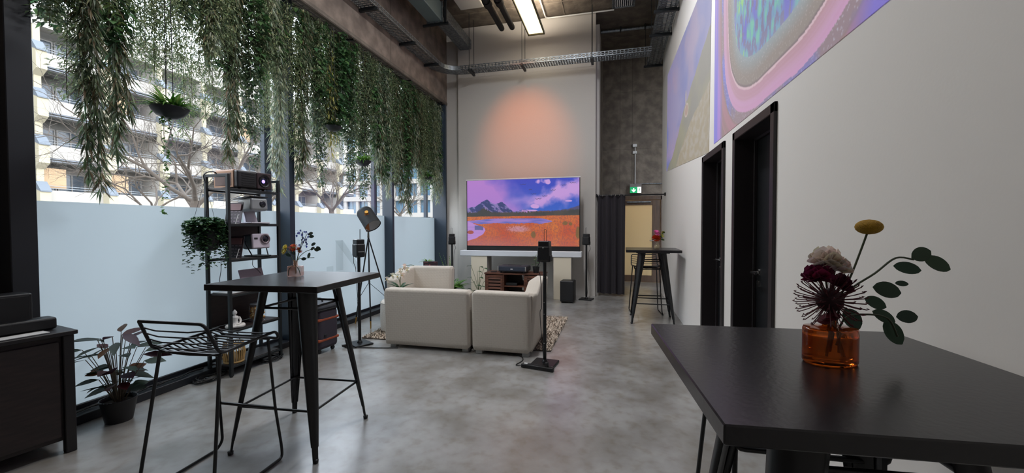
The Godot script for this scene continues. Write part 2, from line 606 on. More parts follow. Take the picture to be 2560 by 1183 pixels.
func bough(s: Sh, p: Vector3, dir: Vector3, len: float, r: float, depth: int, k: int) -> void:
	var mid := p + dir * len * 0.5 + Vector3(R(-1, 1), R(-1, 1), R(-1, 1)) * len * 0.07
	var tip := p + dir * len + Vector3(R(-1, 1), R(-0.4, 1), R(-1, 1)) * len * 0.1
	s.tube([p, mid, tip], [r, r * 0.85, r * 0.68], 4 if depth < 4 else 6, false)
	if depth == 0: return
	var many := 3 if depth > 4 else (3 if rng.randf() < 0.5 else 2)
	var spin := R(0, TAU)
	for i in many:
		var ax := dir.cross(Vector3.UP if absf(dir.y) < 0.9 else Vector3.RIGHT).normalized().rotated(dir.normalized(), spin + TAU * i / many)
		var d := dir.rotated(ax, R(0.28, 0.75))
		d = (d + Vector3.UP * 0.06).normalized()
		bough(s, tip if i < 2 else mid, d, len * R(0.66, 0.84), r * (0.66 if i == 0 else 0.5), depth - 1, k)

func outside() -> void:
	var st := mat("street", "8d8a86", 0.9)
	struct("ground", bb(Sh.new(), -90, -4.0, -0.5, -0.2, -40, 110), st)
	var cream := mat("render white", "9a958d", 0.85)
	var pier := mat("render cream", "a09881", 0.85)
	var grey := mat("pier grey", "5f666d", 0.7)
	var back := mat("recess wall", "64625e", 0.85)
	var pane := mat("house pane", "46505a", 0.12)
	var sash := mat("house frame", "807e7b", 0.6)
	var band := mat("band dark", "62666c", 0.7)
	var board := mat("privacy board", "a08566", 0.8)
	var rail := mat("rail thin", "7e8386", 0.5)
	var o := thing("apartment_building", "long pale apartment block with stacked balconies and cream piers across the street", "building", P(-33.6, 0, 0))
	# shared pieces of one bay, 3.45 wide, built from (0,0,0) at its pier and parapet top; x is towards the street
	var para := Sh.new().box(S(-0.08, -0.4, -1.72), S(0.16, 0.8, 3.45), 0.01).done()
	var ledge := Sh.new().box(S(0.02, -0.86, -1.72), S(0.2, 0.07, 3.45), 0.0).box(S(0.02, -1.0, -1.72), S(0.2, 0.07, 3.45), 0.0).done()
	var slab := Sh.new().box(S(-0.8, -0.98, -1.72), S(1.6, 0.22, 3.45), 0.0).done()
	var wall := Sh.new().box(S(-1.6, 0.0, -1.72), S(0.1, 2.8, 3.45), 0.0).done()
	var cheek := Sh.new().box(S(-0.8, 0.4, -0.1), S(1.6, 1.9, 0.2), 0.0).done()
	var fin := Sh.new().prism(PackedVector2Array([Vector2(0, 0.12), Vector2(0.55, -0.1), Vector2(0.55, -1.2), Vector2(0.1, -1.55), Vector2(0, -1.55)]), 0.5, Transform3D(Basis(), S(0, 0, -0.42))).done()
	var shaft := Sh.new().box(S(-0.05, 0.35, -0.2), S(0.3, 2.2, 0.34), 0.01).done()
	var cap := Sh.new().prism(PackedVector2Array([Vector2(0.0, 0.5), Vector2(0.2, 0.5), Vector2(0.62, -0.06), Vector2(0.62, -0.14), Vector2(0.0, 0.1)]), 0.52, Transform3D(Basis(), S(0, 0, -0.43))).done()
	var frame := Sh.new()
	for q in [[0.0, -0.95, 0.08, 1.9], [0.0, 0.95, 0.08, 1.9]]: frame.box(S(0, 0, q[1] * 0.72), S(0.08, 1.75, 0.08), 0.0)
	frame.box(S(0, 0.86, 0), S(0.08, 0.08, 1.4), 0.0).box(S(0, -0.86, 0), S(0.08, 0.08, 1.4), 0.0).box(S(0, 0, 0), S(0.08, 1.75, 0.07), 0.0)
	var fm := frame.done()
	var gl := Sh.new().box(S(-0.02, 0, 0), S(0.03, 1.7, 1.38), 0.0).done()
	var bars := Sh.new().box(S(-0.06, 0.28, -1.72), S(0.03, 0.03, 3.4), 0.0).box(S(-0.06, 0.14, -1.72), S(0.03, 0.03, 3.4), 0.0).done()
	var screen := Sh.new().box(S(-0.2, 0.75, -0.95), S(0.04, 1.25, 1.2), 0.0).done()
	for f in range(-1, 4):
		for b in 11:
			var at := S(0, 3.69 + 2.79 * f, -(10.2 + 3.45 * b))
			if f == 3 and b > 8: continue
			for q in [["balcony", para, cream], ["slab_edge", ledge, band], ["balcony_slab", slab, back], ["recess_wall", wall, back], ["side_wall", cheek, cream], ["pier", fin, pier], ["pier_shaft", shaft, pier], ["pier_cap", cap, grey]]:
				if f < 0 and q[0] in ["pier_shaft", "pier_cap"]: continue
				part(q[0], q[1], q[2], o).position = at
			for k in 2:
				var w := part("window", fm, sash, o)
				w.position = at + S(-1.5, 0.35, -1.05 - 1.5 * k)
				part("pane", gl, pane, w)
			part("railing", bars, rail, o).position = at
			if [f, b] in [[0, 2], [2, 3], [0, 3], [2, 6]]: part("privacy_screen", screen, board, o, "orange balcony privacy board").position = at
	part("parapet_wall", Sh.new().box(S(-0.6, 14.4, -22), S(1.0, 1.6, 44), 0.0), cream, o)
	part("building_wing", Sh.new().box(S(-4, 6.8, 14), S(8, 14.8, 49), 0.0), cream, o)
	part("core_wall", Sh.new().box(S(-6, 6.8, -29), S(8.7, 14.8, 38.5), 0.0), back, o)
	# the gridded block further along
	var g := thing("office_building", "distant white gridded block with tall bluish windows seen past the bare trees", "building", P(-40, 0, 60))
	var bluish := mat("office pane", "4f6c80", 0.15)
	var ow := mat("office wall", "97938c", 0.85)
	part("core", Sh.new().box(S(0, 8.4, -5.4), S(52, 17.2, 10), 0.0), mat("office back", "8d9196", 0.8), g)
	var strip := Sh.new().box(S(0, 0, 0.1), S(52, 0.72, 0.5), 0.0).done()
	for k in 7: part("floor_band", strip, ow, g).position = S(0, 0.55 + 2.68 * k, 0)
	var colm := Sh.new().box(S(0, 8.4, 0.05), S(0.45, 17.0, 0.4), 0.0).done()
	for k in 24: part("column", colm, ow, g).position = S(-25.4 + 2.21 * k, 0, 0)
	var ofr := Sh.new().box(S(0, 0, 0), S(0.06, 1.95, 0.08), 0.0).done()
	var opn := Sh.new().box(S(0, 0, -0.05), S(1.75, 1.95, 0.04), 0.0).done()
	for k in 23:
		for f in 6:
			if k < 4: continue
			var w := part("window", ofr, sash, g)
			w.position = S(-24.3 + 2.21 * k, 1.9 + 2.68 * f, -0.2)
			part("pane", opn, bluish, w)
	var bark := mat("bark", "453c33", 0.9)
	var spots := [[-13.5, 10.6, "bare street tree with a forked trunk behind the hanging black bowl"], [-17.0, 17.2, "bare street tree seen above the projector on the shelf"], [-15.5, 20.4, "bare spreading street tree seen above the middle pane of frosted film"], [-20.0, 36.0, "bare street tree furthest along the street, in front of the gridded block"], [-19.0, 13.6, "slender bare street tree close to the apartment balconies"]]
	for k in spots.size():
		rng.seed = 300 + k
		var t := thing("street_tree", spots[k][2], "tree", P(spots[k][0], -0.2, spots[k][1]), 0.0, "bare trees along the street")
		var tr := Sh.new()
		var top := S(R(-0.2, 0.2), R(2.3, 2.9), R(-0.2, 0.2))
		var r := 0.15 if k != 4 else 0.09
		tr.tube([Vector3.ZERO, top * 0.5 + S(0.05, 0, 0.05), top], [r * 1.2, r, r * 0.9], 8)
		part("trunk", tr, bark, t)
		var cr := Sh.new()
		var many := 4
		for i in many:
			var a := TAU * i / many + R(0, 1)
			bough(cr, top - Vector3.UP * R(0, 0.4), S(cos(a) * 0.75, R(0.5, 0.9), sin(a) * 0.75).normalized(), R(1.2, 1.7), r * 0.5, 6, k)
		stuff(part("branches", cr, bark, t))
	rng.seed = 72

func tray_run(t: Node3D, a: Vector3, b: Vector3, w: float, h: float) -> void:  # a perforated cable tray from a to b: side rails with slots, floor of rungs
	var f := (b - a).normalized()
	var side := f.cross(Vector3.UP).normalized()
	var bs := Basis(side, Vector3.UP, -f)
	var len := a.distance_to(b)
	for k in [-1, 1]:
		var s := Sh.new()
		var mid: Vector3 = (a + b) * 0.5 + side * (w * 0.5 * k)
		s.box(mid + Vector3.UP * (h - 0.008), S(0.006, 0.016, len), 0.0, bs).box(mid + Vector3.UP * 0.009, S(0.006, 0.018, len), 0.0, bs).box(mid + Vector3.UP * h * 0.5, S(0.004, 0.012, len), 0.0, bs)
		for i in int(len / 0.07):
			s.box(a + f * (0.035 + 0.07 * i) + side * (w * 0.5 * k) + Vector3.UP * h * 0.5, S(0.004, h, 0.022), 0.0, bs)
		part("side_rail", s, mats["galvanised"], t)
	var s := Sh.new()
	for i in int(len / 0.05):
		s.box(a + f * (0.025 + 0.05 * i), S(w, 0.004, 0.026), 0.0, bs)
	for k in 4: s.box((a + b) * 0.5 + side * (w * (k - 1.5) * 0.25), S(0.016, 0.004, len), 0.0, bs)
	stuff(part("slotted_floor", s, mats["galvanised"], t))

func bracket(at: Vector3, along: Vector3, w: float, rods: float, label: String, both := true) -> void:
	var t := thing("tray_bracket", label, "bracket", at, 0.0, "brackets under the cable trays")
	var side := along.cross(Vector3.UP).normalized()
	part("channel", Sh.new().box(Vector3.DOWN * 0.025, S(w, 0.04, 0.045), 0.002, Basis(side, Vector3.UP, -along)), mats["dark rail"], t)
	if rods > 0:
		for k in ([-1, 1] if both else [1]):
			part("threaded_rod", Sh.new().tube([side * (w * 0.42 * k) + Vector3.DOWN * 0.05, side * (w * 0.42 * k) + Vector3.UP * rods], 0.006, 6), mats["dark rail"], t)

func overhead() -> void:
	var t := thing("cable_tray", "perforated galvanised cable tray running along the concrete header above the plants", "cable tray")
	tray_run(t, P(-3.45, 4.57, 2.4), P(-3.45, 4.57, 7.62), 0.25, 0.075)
	for d in [4.1, 5.35, 6.5, 7.45]: bracket(P(-3.46, 4.57, d), Vector3(0, 0, -1), 0.33, 0.0, "dark steel bracket carrying the tray on the concrete header")
	t = thing("cable_tray", "perforated galvanised cable tray crossing in front of the tall white wall", "cable tray")
	tray_run(t, P(-3.02, 4.57, 8.02), P(0.64, 4.57, 8.02), 0.25, 0.085)
	var s := Sh.new()  # the bend that joins the two
	for rr in [0.0, 0.25]:
		var row := []
		for i in 9:
			var a := PI * 0.5 * i / 8.0
			row.append(P(-3.02 - cos(a) * (0.305 + rr) + 0.0, 4.57, 7.62 + sin(a) * (0.275 + rr)))
		var up := []
		for p in row: up.append(p + Vector3.UP * 0.085)
		s.grid([row, up], false, false)
	var r0 := []
	var r1 := []
	for i in 9:
		var a := PI * 0.5 * i / 8.0
		r0.append(P(-3.02 - cos(a) * 0.305, 4.57, 7.62 + sin(a) * 0.275)); r1.append(P(-3.02 - cos(a) * 0.555, 4.57, 7.62 + sin(a) * 0.525))
	s.grid([r0, r1], false, false)
	part("bend", s, mats["galvanised"], t, "smooth curved corner piece")
	for q in [[-2.83, "left"], [-1.75, "middle"], [-0.42, "right"]]: bracket(P(q[0], 4.57, 8.02), Vector3(1, 0, 0), 0.34, 1.1, "%s one of three brackets on rods under the tray crossing the white wall" % q[1])
	t = thing("cable_tray", "perforated galvanised cable tray along the top of the right white wall", "cable tray")
	tray_run(t, P(0.79, 4.8, 4.5), P(0.79, 4.8, 9.25), 0.28, 0.085)
	for d in [6.9, 7.75, 9.2]: bracket(P(0.79, 4.8, d), Vector3(0, 0, -1), 0.4, 0.88, "dark bracket with rods under the tray beside the right wall")
	# ventilation duct
	t = thing("air_duct", "galvanised rectangular air duct under the ceiling beside the concrete header", "duct")
	part("duct_body", bb(Sh.new(), -3.3, -3.03, 5.12, 5.45, 3.0, 7.05, 0.01), mat("duct steel", "8aa0a2", 0.4, 0.6), t)
	for d in [4.6, 5.8, 6.98]: part("flange", bb(Sh.new(), -3.325, -3.005, 5.1, 5.47, d, d + 0.03, 0.004), mats["galvanised"], t)
	part("duct_end", bb(Sh.new(), -3.24, -2.98, 5.2, 5.4, 7.05, 8.44, 0.01), mats["galvanised"], t)
	t = thing("duct_support", "dark strut channel holding the end of the air duct", "bracket", P(-3.16, 5.08, 7.02))
	part("channel", Sh.new().box(S(0, 0, 0), S(0.5, 0.04, 0.04), 0.003), mats["dark rail"], t)
	part("post", Sh.new().box(S(0.19, 0.3, 0), S(0.04, 0.62, 0.04), 0.003), mats["dark rail"], t)
	# the lit ceiling panel
	var glow := mat("lamp diffuser", "fff3d6", 0.5)
	glow.emission_enabled = true
	glow.emission = hexc("ffe9b8")
	glow.emission_energy_multiplier = 1.6
	var olive := mat("lamp frame", "4a4534", 0.5, 0.3)
	var l := thing("ceiling_light", "long warm white glowing ceiling panel in a thin dark frame", "ceiling light", P(-1.5, 5.2, 7.25))
	s = Sh.new()
	for k in [-1, 1]:
		s.box(S(0.155 * k, 0.0, 0), S(0.02, 0.06, 1.66), 0.003); s.box(S(0, 0.0, 0.82 * k), S(0.33, 0.06, 0.02), 0.003)
	s.box(S(0, 0.022, 0), S(0.3, 0.012, 1.62), 0.0)
	part("frame", s, olive, l)
	part("diffuser", Sh.new().box(S(0, 0.006, 0), S(0.29, 0.012, 1.62), 0.002), glow, l)
	for k in [-1, 1]: part("suspension_wire", Sh.new().tube([S(0, 0.03, 0.6 * k), S(0, 0.48, 0.6 * k)], 0.004, 5), mats["dark rail"], l)
	part("added_upper_diffuser", Sh.new().box(S(0, 0.034, 0), S(0.26, 0.008, 1.5), 0.002), glow, l)  # added glowing strip on top, there to light the ceiling
	lamp_area(l, S(0, -0.03, 0), Vector2(0.28, 1.6), 0.6, hexc("ffefd8"), Vector3(-90, 0, 0))
	lamp_area(l, S(0, 0.06, 0), Vector2(0.24, 1.5), 3.0, hexc("fff0dc"), Vector3(90, 0, 0))  # added up-light that brightens the ceiling
	for q in [[4.8, "out of the picture above the sofa", -0.9], [2.5, "out of the picture above the left bar table", -2.6]]:  # unseen extra lamps, added as fill to brighten the interior
		var c := dup(l, P(q[2], 5.2, q[0]), 0.0, "added fill light shaped like the glowing ceiling panel " + q[1])
		for k in c.get_children():
			if k is AreaLight3D:
				k.light_energy = (11.0 if q[0] > 4.0 else 4.2) if k.position.y < 0.0 else 5.0
				k.light_color = hexc("f1f4fb" if q[0] > 4.0 else "f4f0ea")
	# black pipes, acoustic panel, grille, conduits
	for q in [[-2.16, "left"], [-1.95, "right"]]:
		t = thing("black_pipe", "%s one of two black pipes ending beside the lit ceiling panel" % q[0 + 1], "pipe", P(q[0], 5.3, 0), 0.0)
		part("pipe", Sh.new().lathe([Vector2(0, 0), Vector2(0.03, 0.005), Vector2(0.05, 0.03), Vector2(0.055, 0.06), Vector2(0.055, 2.6)], S(0, 0, -7.95), 16, Basis(Vector3.RIGHT, PI / 2)), mats["black matt"], t)
		part("collar", Sh.new().tube([S(0, 0, -7.02), S(0, 0, -6.88)], 0.075, 16), mats["black matt"], t)
		part("pipe_clip", Sh.new().box(S(0, 0.22, -6.6), S(0.02, 0.34, 0.03), 0.002), mats["dark rail"], t)
	t = thing("acoustic_panel", "white acoustic panel hung flat under the concrete ceiling left of the pipes", "panel", P(-2.64, 5.58, 6.6))
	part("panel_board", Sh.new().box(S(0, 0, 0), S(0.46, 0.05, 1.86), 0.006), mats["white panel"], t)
	for k in [-1, 1]: part("hanger", Sh.new().box(S(0, 0.06, 0.6 * k), S(0.05, 0.08, 0.05), 0.003), mats["dark rail"], t)
	t = thing("ceiling_vent", "square white ceiling grille in a grey frame", "vent", P(0.15, 5.6, 7.95))
	s = Sh.new()
	for k in [-1, 1]:
		s.box(S(0.19 * k, 0, 0), S(0.035, 0.14, 0.42), 0.004); s.box(S(0, 0, 0.19 * k), S(0.42, 0.14, 0.035), 0.004)
	s.box(S(0, 0.05, 0), S(0.36, 0.03, 0.36), 0.0)
	part("frame", s, mats["galvanised"], t)
	for k in 9: part("slat", Sh.new().box(S(-0.15 + 0.0375 * k, -0.03, 0), S(0.016, 0.06, 0.34), 0.002), mats["white plastic"], t)
	t = thing("conduit", "pale conduit along the ceiling just before the white wall", "conduit")
	part("pipe", Sh.new().tube(fillet([P(-1.36, 5.63, 6.2), P(-1.36, 5.63, 8.38), P(-0.02, 5.63, 8.38)], 0.08), 0.014, 8), mats["white plastic"], t)
	t = thing("conduit", "grey conduit crossing the ceiling of the dark corridor", "conduit")
	part("pipe", Sh.new().tube([P(-0.3, 5.62, 9.25), P(1.1, 5.62, 9.25)], 0.035, 8), mats["galvanised"], t)
	for x in [0.1, 0.6]: part("clip", bb(Sh.new(), x, x + 0.03, 5.58, 5.68, 9.21, 9.29, 0.003), mats["dark rail"], t)
	# warm spot that washes the white wall above the screen
	t = thing("spotlight", "small black ceiling spotlight out of the picture, washing the white wall orange", "lamp", P(-1.78, 5.45, 5.6))
	part("housing", Sh.new().lathe([Vector2(0, -0.1), Vector2(0.05, -0.1), Vector2(0.055, -0.09), Vector2(0.055, 0.08), Vector2(0.045, 0.1), Vector2(0.045, 0.1), Vector2(0.04, 0.085), Vector2(0, 0.085)], Vector3.ZERO, 20, Basis(Vector3.RIGHT, -PI / 2 - 0.62)), mats["black matt"], t)
	part("stem", Sh.new().tube([S(0, 0.05, 0.0), S(0, 0.23, 0.0)], 0.012, 8), mats["black matt"], t)
	part("lens", Sh.new().lathe([Vector2(0.04, 0.0), Vector2(0.03, 0.008), Vector2(0, 0.012)], S(0, -0.068, -0.05), 16, Basis(Vector3.RIGHT, -PI / 2 - 0.62)), mats["lamp diffuser"], t)
	var sp := SpotLight3D.new()
	sp.name = "spot_beam"
	sp.light_color = hexc("ff7d18")
	sp.light_energy = 6.5
	sp.spot_angle = 20.5
	sp.spot_angle_attenuation = 1.0
	sp.spot_range = 12.0
	sp.light_size = 0.06
	sp.shadow_enabled = true
	t.add_child(sp)
	sp.position = S(0, -0.09, -0.125)
	sp.look_at_from_position(P(-1.78, 5.36, 5.73), P(-1.78, 3.2, 8.44))

func painted(w: int, h: int, f: Callable) -> ImageTexture:
	var im := Image.create(w, h, false, Image.FORMAT_RGB8)
	for y in h:
		for x in w: im.set_pixel(x, y, f.call((x + 0.5) / w, (y + 0.5) / h))
	return ImageTexture.create_from_image(im)

func nz(seed_: int, freq: float, oct := 4) -> FastNoiseLite:
	var f := FastNoiseLite.new()
	f.seed = seed_
	f.frequency = freq
	f.fractal_octaves = oct
	return f

func lit_picture(key: String, tex: Texture2D, energy: float, hex := "3a3a3a") -> StandardMaterial3D:
	var m := mat(key, hex, 0.8)
	m.emission_enabled = true
	m.emission_operator = BaseMaterial3D.EMISSION_OP_MULTIPLY
	m.emission = Color.WHITE
	m.emission_texture = tex
	m.emission_energy_multiplier = energy
	m.texture_repeat = false
	return m

func landscape(u: float, v: float, n1: FastNoiseLite, n2: FastNoiseLite, n3: FastNoiseLite) -> Color:
	var c: Color
	var a := n1.get_noise_2d(u * 300, v * 170)
	var b := n2.get_noise_2d(u * 300, v * 170)
	var ridge := 0.5
	var line := [[0.0, 0.425], [0.08, 0.4], [0.15, 0.32], [0.185, 0.292], [0.215, 0.33], [0.26, 0.37], [0.29, 0.35], [0.32, 0.335], [0.36, 0.375], [0.43, 0.49], [0.46, 0.47], [0.53, 0.455], [0.58, 0.48], [0.8, 0.475], [0.92, 0.445], [1.01, 0.4]]
	for i in line.size() - 1:
		if u >= line[i][0] and u < line[i + 1][0]: ridge = lerpf(line[i][1], line[i + 1][1], (u - line[i][0]) / (line[i + 1][0] - line[i][0]))
	ridge += 0.012 * n1.get_noise_2d(u * 1400, 7)
	var tree := 0.505 - 0.05 * absf(n2.get_noise_2d(u * 9000, 3)) - 0.03 * absf(n2.get_noise_2d(u * 2500, 40)) - (0.075 * maxf(0.0, 1.0 - absf(u - 0.16) / 0.08) * (0.6 + 0.8 * absf(n2.get_noise_2d(u * 3000, 50))) if u < 0.25 else 0.0) - 0.035 * clampf((u - 0.75) * 4.0, 0, 1)
	if v < tree and v < ridge:  # sky
		c = hexc("2f3fc0").lerp(hexc("2a5cc6"), clampf(v * 2.2, 0, 1))
		var veil := clampf(1.75 - 3.4 * u + 0.4 * a + (v - 0.1) * 1.3, 0, 1) * clampf(1.2 - 0.2 * absf(u - 0.2), 0, 1)
		c = c.lerp(hexc("c184d4").lerp(hexc("b07cd2"), v * 1.5), veil * 0.95)
		var streak := 0.42 - 0.55 * (u - 0.55)  # the cloud bank rising to the right
		var wd := 0.05 + 0.15 * clampf((u - 0.5) * 2.0, 0, 1)
		var cl := clampf(1.35 - absf(v - streak + 0.04) / wd + 1.1 * b, 0, 1) * smoothstep(0.5, 0.62, u)
		var pale := clampf(1.0 - absf(v - (0.33 - 0.2 * (u - 0.4))) / 0.07 + 0.6 * a, 0, 1) * smoothstep(0.3, 0.45, u) * (1.0 - smoothstep(0.62, 0.8, u))
		c = c.lerp(hexc("a98cdc"), pale * 0.6).lerp(hexc("c79ae0").lerp(hexc("9c84d6"), clampf((v - streak) * 6.0, 0, 1)), cl)
		for q in [[0.69, 0.045, 0.052, 0.045], [0.63, 0.405, 0.042, 0.028], [0.9, 0.335, 0.028, 0.014], [0.53, 0.47, 0.08, 0.014]]:
			var e := pow((u - q[0]) / q[2], 2) + pow((v - q[1]) / q[3], 2) + 2.2 * b
			c = c.lerp(hexc("cfa0e2"), clampf((1.1 - e) * 1.6, 0, 1))
		return c
	if v < tree:  # mountains
		var snow := n3.get_noise_2d(u * 420 - v * 260, v * 230 + u * 60) * 1.3
		c = hexc("3c4a8c").lerp(hexc("26306a"), clampf((v - ridge) * 6.0, 0, 1))
		snow = snow * 0.7 + 0.6 * n2.get_noise_2d(u * 1500 - v * 900, v * 900)
		c = c.lerp(hexc("2c3768"), clampf(0.4 - snow * 2.0, 0, 0.7))
		if snow > 0.08: c = c.lerp(hexc("a58cc8"), clampf((snow - 0.08) * 4.0, 0, 0.75))
		if u > 0.42: c = hexc("c08fd4").lerp(hexc("5a62a6"), clampf(snow * 3.0 + 0.2, 0, 1)) if u < 0.58 else hexc("7a4a52").lerp(hexc("4b466e"), clampf(0.5 + a * 2.0, 0, 1))
		return c
	if v < 0.555 - 0.01 * u:  # forest
		c = hexc("3b3a34").lerp(hexc("55493a"), clampf(0.5 + b * 1.6, 0, 1))
		return c.lerp(hexc("2c3040"), 0.3)
	# meadow and water
	var g := 0.55 * n3.get_noise_2d(u * 1500, v * 700) + 0.6 * n2.get_noise_2d(u * 4200, v * 2600)
	c = hexc("c8502a").lerp(hexc("dd7a2e"), clampf(0.5 + a, 0, 1)).lerp(hexc("8a4a4c"), clampf(0.25 + g * 1.3, 0, 0.7))
	if v > 0.82: c = c.lerp(hexc("b06a7c"), clampf((v - 0.82) * 4.0, 0, 0.6) * (1.0 - u * 0.7))
	var far_bank := 0.585 + 0.035 * clampf(0.25 - u, 0, 1) * 4.0 + 0.006 * g
	var near_bank := 0.665 + 0.03 * a + 0.015 * g
	var on_lake := v > far_bank and v < near_bank and u < 0.76 - absf(v - 0.63) * 2.2 + 0.05 * a
	var arm := v >= 0.63 and u < 0.17 - 0.16 * pow((v - 0.78) / 0.15, 2) + 0.05 * a and v < 0.93 - u * 0.5
	if on_lake or arm:
		c = hexc("9c7cc8").lerp(hexc("5a62b8"), clampf(0.2 + 1.6 * n1.get_noise_2d(u * 260, v * 1300), 0, 1))
		if arm: c = c.lerp(hexc("c58fd8"), 0.75)
		if u > 0.07 and u < 0.15 and v > 0.69 and v < 0.77 + 0.03 * a: c = c.lerp(hexc("4a5188"), 0.8)
		if pow((u - 0.03) / 0.03, 2) + pow((v - 0.795) / 0.028, 2) < 1.0: c = hexc("a24a3c")
		return c
	var frost := pow((u - 0.47) / 0.11, 2) + pow((v - 0.745) / 0.05, 2) + 1.5 * g
	if frost < 1.0: c = c.lerp(hexc("c99ac0"), 0.55 * clampf(1.0 - frost, 0, 1) + 0.2)
	for q in [[0.605, 0.83, 0.02, 0.05], [0.88, 0.66, 0.022, 0.03], [0.925, 0.67, 0.015, 0.025], [0.99, 0.8, 0.02, 0.09]]:
		var e := pow((u - q[0]) / q[2], 2) + pow((v - q[1]) / q[3], 2) + g
		if e < 1.0: c = c.lerp(hexc("5e5a30"), 0.7)
	return c

func cinema() -> void:
	var n1 := nz(11, 0.012, 4)
	var n2 := nz(12, 0.02, 4)
	var n3 := nz(13, 0.03, 4)
	var tex := painted(560, 324, func(u, v): return landscape(u, v, n1, n2, n3))
	var im := tex.get_image()
	for q in [[0.515, 0.07, 0.05], [0.61, 0.215, 0.04], [0.705, 0.25, 0.045], [0.65, 0.29, 0.05], [0.775, 0.165, 0.045], [0.87, 0.095, 0.04], [0.945, 0.065, 0.045], [0.58, 0.15, 0.025]]:  # birds
		for i in 40:
			var f := i / 39.0
			var x := int((q[0] + (f - 0.5) * q[2]) * 560)
			var y := int((q[1] + 0.012 * absf(sin(f * TAU)) * (1.0 - f * 0.3)) * 324)
			if x < 560 and y < 322: im.fill_rect(Rect2i(x, y, 1, 2), hexc("3a3560"))
	tex = ImageTexture.create_from_image(im)
	var t := thing("projector_screen", "floor-rising projector screen showing a mountain lake and orange meadow under violet sky", "screen", P(-1.785, 0, 8.0))
	var s := Sh.new()
	s.quad(S(-1.135, 2.345, 0.004), S(1.135, 2.345, 0.004), S(1.135, 1.025, 0.004), S(-1.135, 1.025, 0.004), S(0, 1.5, -3), true)
	part("screen_picture", s, lit_picture("screen picture", tex, 0.7), t, "glowing landscape picture")
	part("screen_cloth", Sh.new().box(S(0, 1.645, -0.004), S(2.3, 1.43, 0.012), 0.0), mats["black matt"], t)
	part("top_bar", Sh.new().box(S(0, 2.357, -0.002), S(2.32, 0.022, 0.024), 0.004), mats["white plastic"], t)
	part("support_arm", Sh.new().box(S(-0.5, 1.6, -0.06), S(0.03, 1.5, 0.03), 0.003, Basis(Vector3.BACK, 0.18)).box(S(0.5, 1.6, -0.06), S(0.03, 1.5, 0.03), 0.003, Basis(Vector3.BACK, -0.18)), mats["dark rail"], t)
	part("housing", Sh.new().box(S(-0.035, 0.875, 0.0), S(2.44, 0.112, 0.24), 0.01), mat("housing white", "d5d9de", 0.45), t, "long white screen housing")
	t.position = P(-1.785, 0, 7.97)
	for q in [[-2.64, "left"], [-0.965, "right"]]:
		t = thing("plinth", "cream box plinth under the %s end of the white screen housing" % q[1], "plinth", P(q[0], 0, 8.02))
		part("plinth_box", Sh.new().box(S(0, 0.409, 0), S(0.34, 0.818, 0.3), 0.004), mat("plinth cream", "ddd3bd", 0.7), t)
		part("grey_side", Sh.new().box(S(0.17, 0.409, 0), S(0.006, 0.81, 0.3), 0.001), mat("plinth grey", "9a958e", 0.7), t)  # thin grey sheet over the whole right side of the box
	# media unit
	t = thing("media_cabinet", "low walnut media cabinet with louvred ends and open middle", "cabinet", P(-1.8, 0, 7.56))
	var w: StandardMaterial3D = mats["walnut"]
	part("top", Sh.new().box(S(0, 0.535, 0), S(1.14, 0.03, 0.4), 0.004), w, t)
	part("base", Sh.new().box(S(0, 0.06, 0), S(1.1, 0.03, 0.38), 0.003), w, t)
	for x in [-0.545, -0.2, 0.2, 0.545]: part("upright", Sh.new().box(S(x, 0.285, 0), S(0.022, 0.47, 0.38), 0.003), w, t)
	part("shelf", Sh.new().box(S(0, 0.3, 0), S(0.38, 0.018, 0.36), 0.002), w, t)
	s = Sh.new()  # back board with the two cable openings
	for q in [[-0.38, 0.285, 0.33, 0.46], [0.38, 0.285, 0.33, 0.46], [-0.06, 0.285, 0.27, 0.46], [0.175, 0.285, 0.05, 0.46], [0.11, 0.5, 0.09, 0.03], [0.11, 0.335, 0.09, 0.08], [0.11, 0.12, 0.09, 0.12]]:
		s.box(S(q[0], q[1], -0.18), S(q[2], q[3], 0.012), 0.0)
	part("back_board", s, mats["dark wood"], t)
	for k in [-1, 1]:
		var dr := part("door", Sh.new().box(S(0.372 * k - 0.14, 0.29, 0.19), S(0.045, 0.43, 0.018), 0.003).box(S(0.372 * k + 0.14, 0.29, 0.19), S(0.045, 0.43, 0.018), 0.003).box(S(0.372 * k, 0.485, 0.19), S(0.24, 0.04, 0.018), 0.003).box(S(0.372 * k, 0.095, 0.19), S(0.24, 0.04, 0.018), 0.003), w, t)
		for i in 6: part("slat", Sh.new().box(S(0.372 * k, 0.143 + 0.06 * i, 0.188), S(0.24, 0.04, 0.012), 0.003, Basis(Vector3.RIGHT, -0.2)), w, dr)
		part("door_panel", Sh.new().box(S(0.372 * k, 0.29, 0.17), S(0.3, 0.42, 0.006), 0.0), mats["black matt"], dr)
	for x in [-0.5, 0.5]:
		for z in [-0.14, 0.14]: part("foot", Sh.new().box(S(x, 0.024, z), S(0.05, 0.048, 0.05), 0.003), w, t)
	var t2 := thing("console_box", "black set-top box on the middle shelf of the media cabinet", "electronics", P(-1.86, 0.309, 7.52))
	part("case", Sh.new().box(S(0, 0.025, 0), S(0.22, 0.05, 0.18), 0.005), mats["black plastic"], t2)
	part("front_strip", Sh.new().box(S(0, 0.02, 0.091), S(0.2, 0.008, 0.003), 0.0), mats["dark rail"], t2)
	t2 = thing("cable", "black cables looping behind the open middle of the media cabinet", "cable", P(-1.7, 0, 7.66))
	for k in 3: part("cord", Sh.new().tube(curve([S(-0.05, 0.2 + 0.02 * k, 0.0), S(0.02, 0.42 + 0.03 * k, -0.02), S(0.1, 0.36, -0.03), S(0.12, 0.1, -0.02)], 6), 0.004, 6), mats["cable"], t2)
	# short-throw projector
	t = thing("projector", "wide dark ultra short throw projector with silver trim on the media cabinet", "projector", P(-1.82, 0.555, 7.5), -3.0)
	part("case", Sh.new().rbox(S(0, 0.075, 0), S(0.56, 0.11, 0.34), 0.03), mat("projector dark", "2f3038", 0.4, 0.3), t)
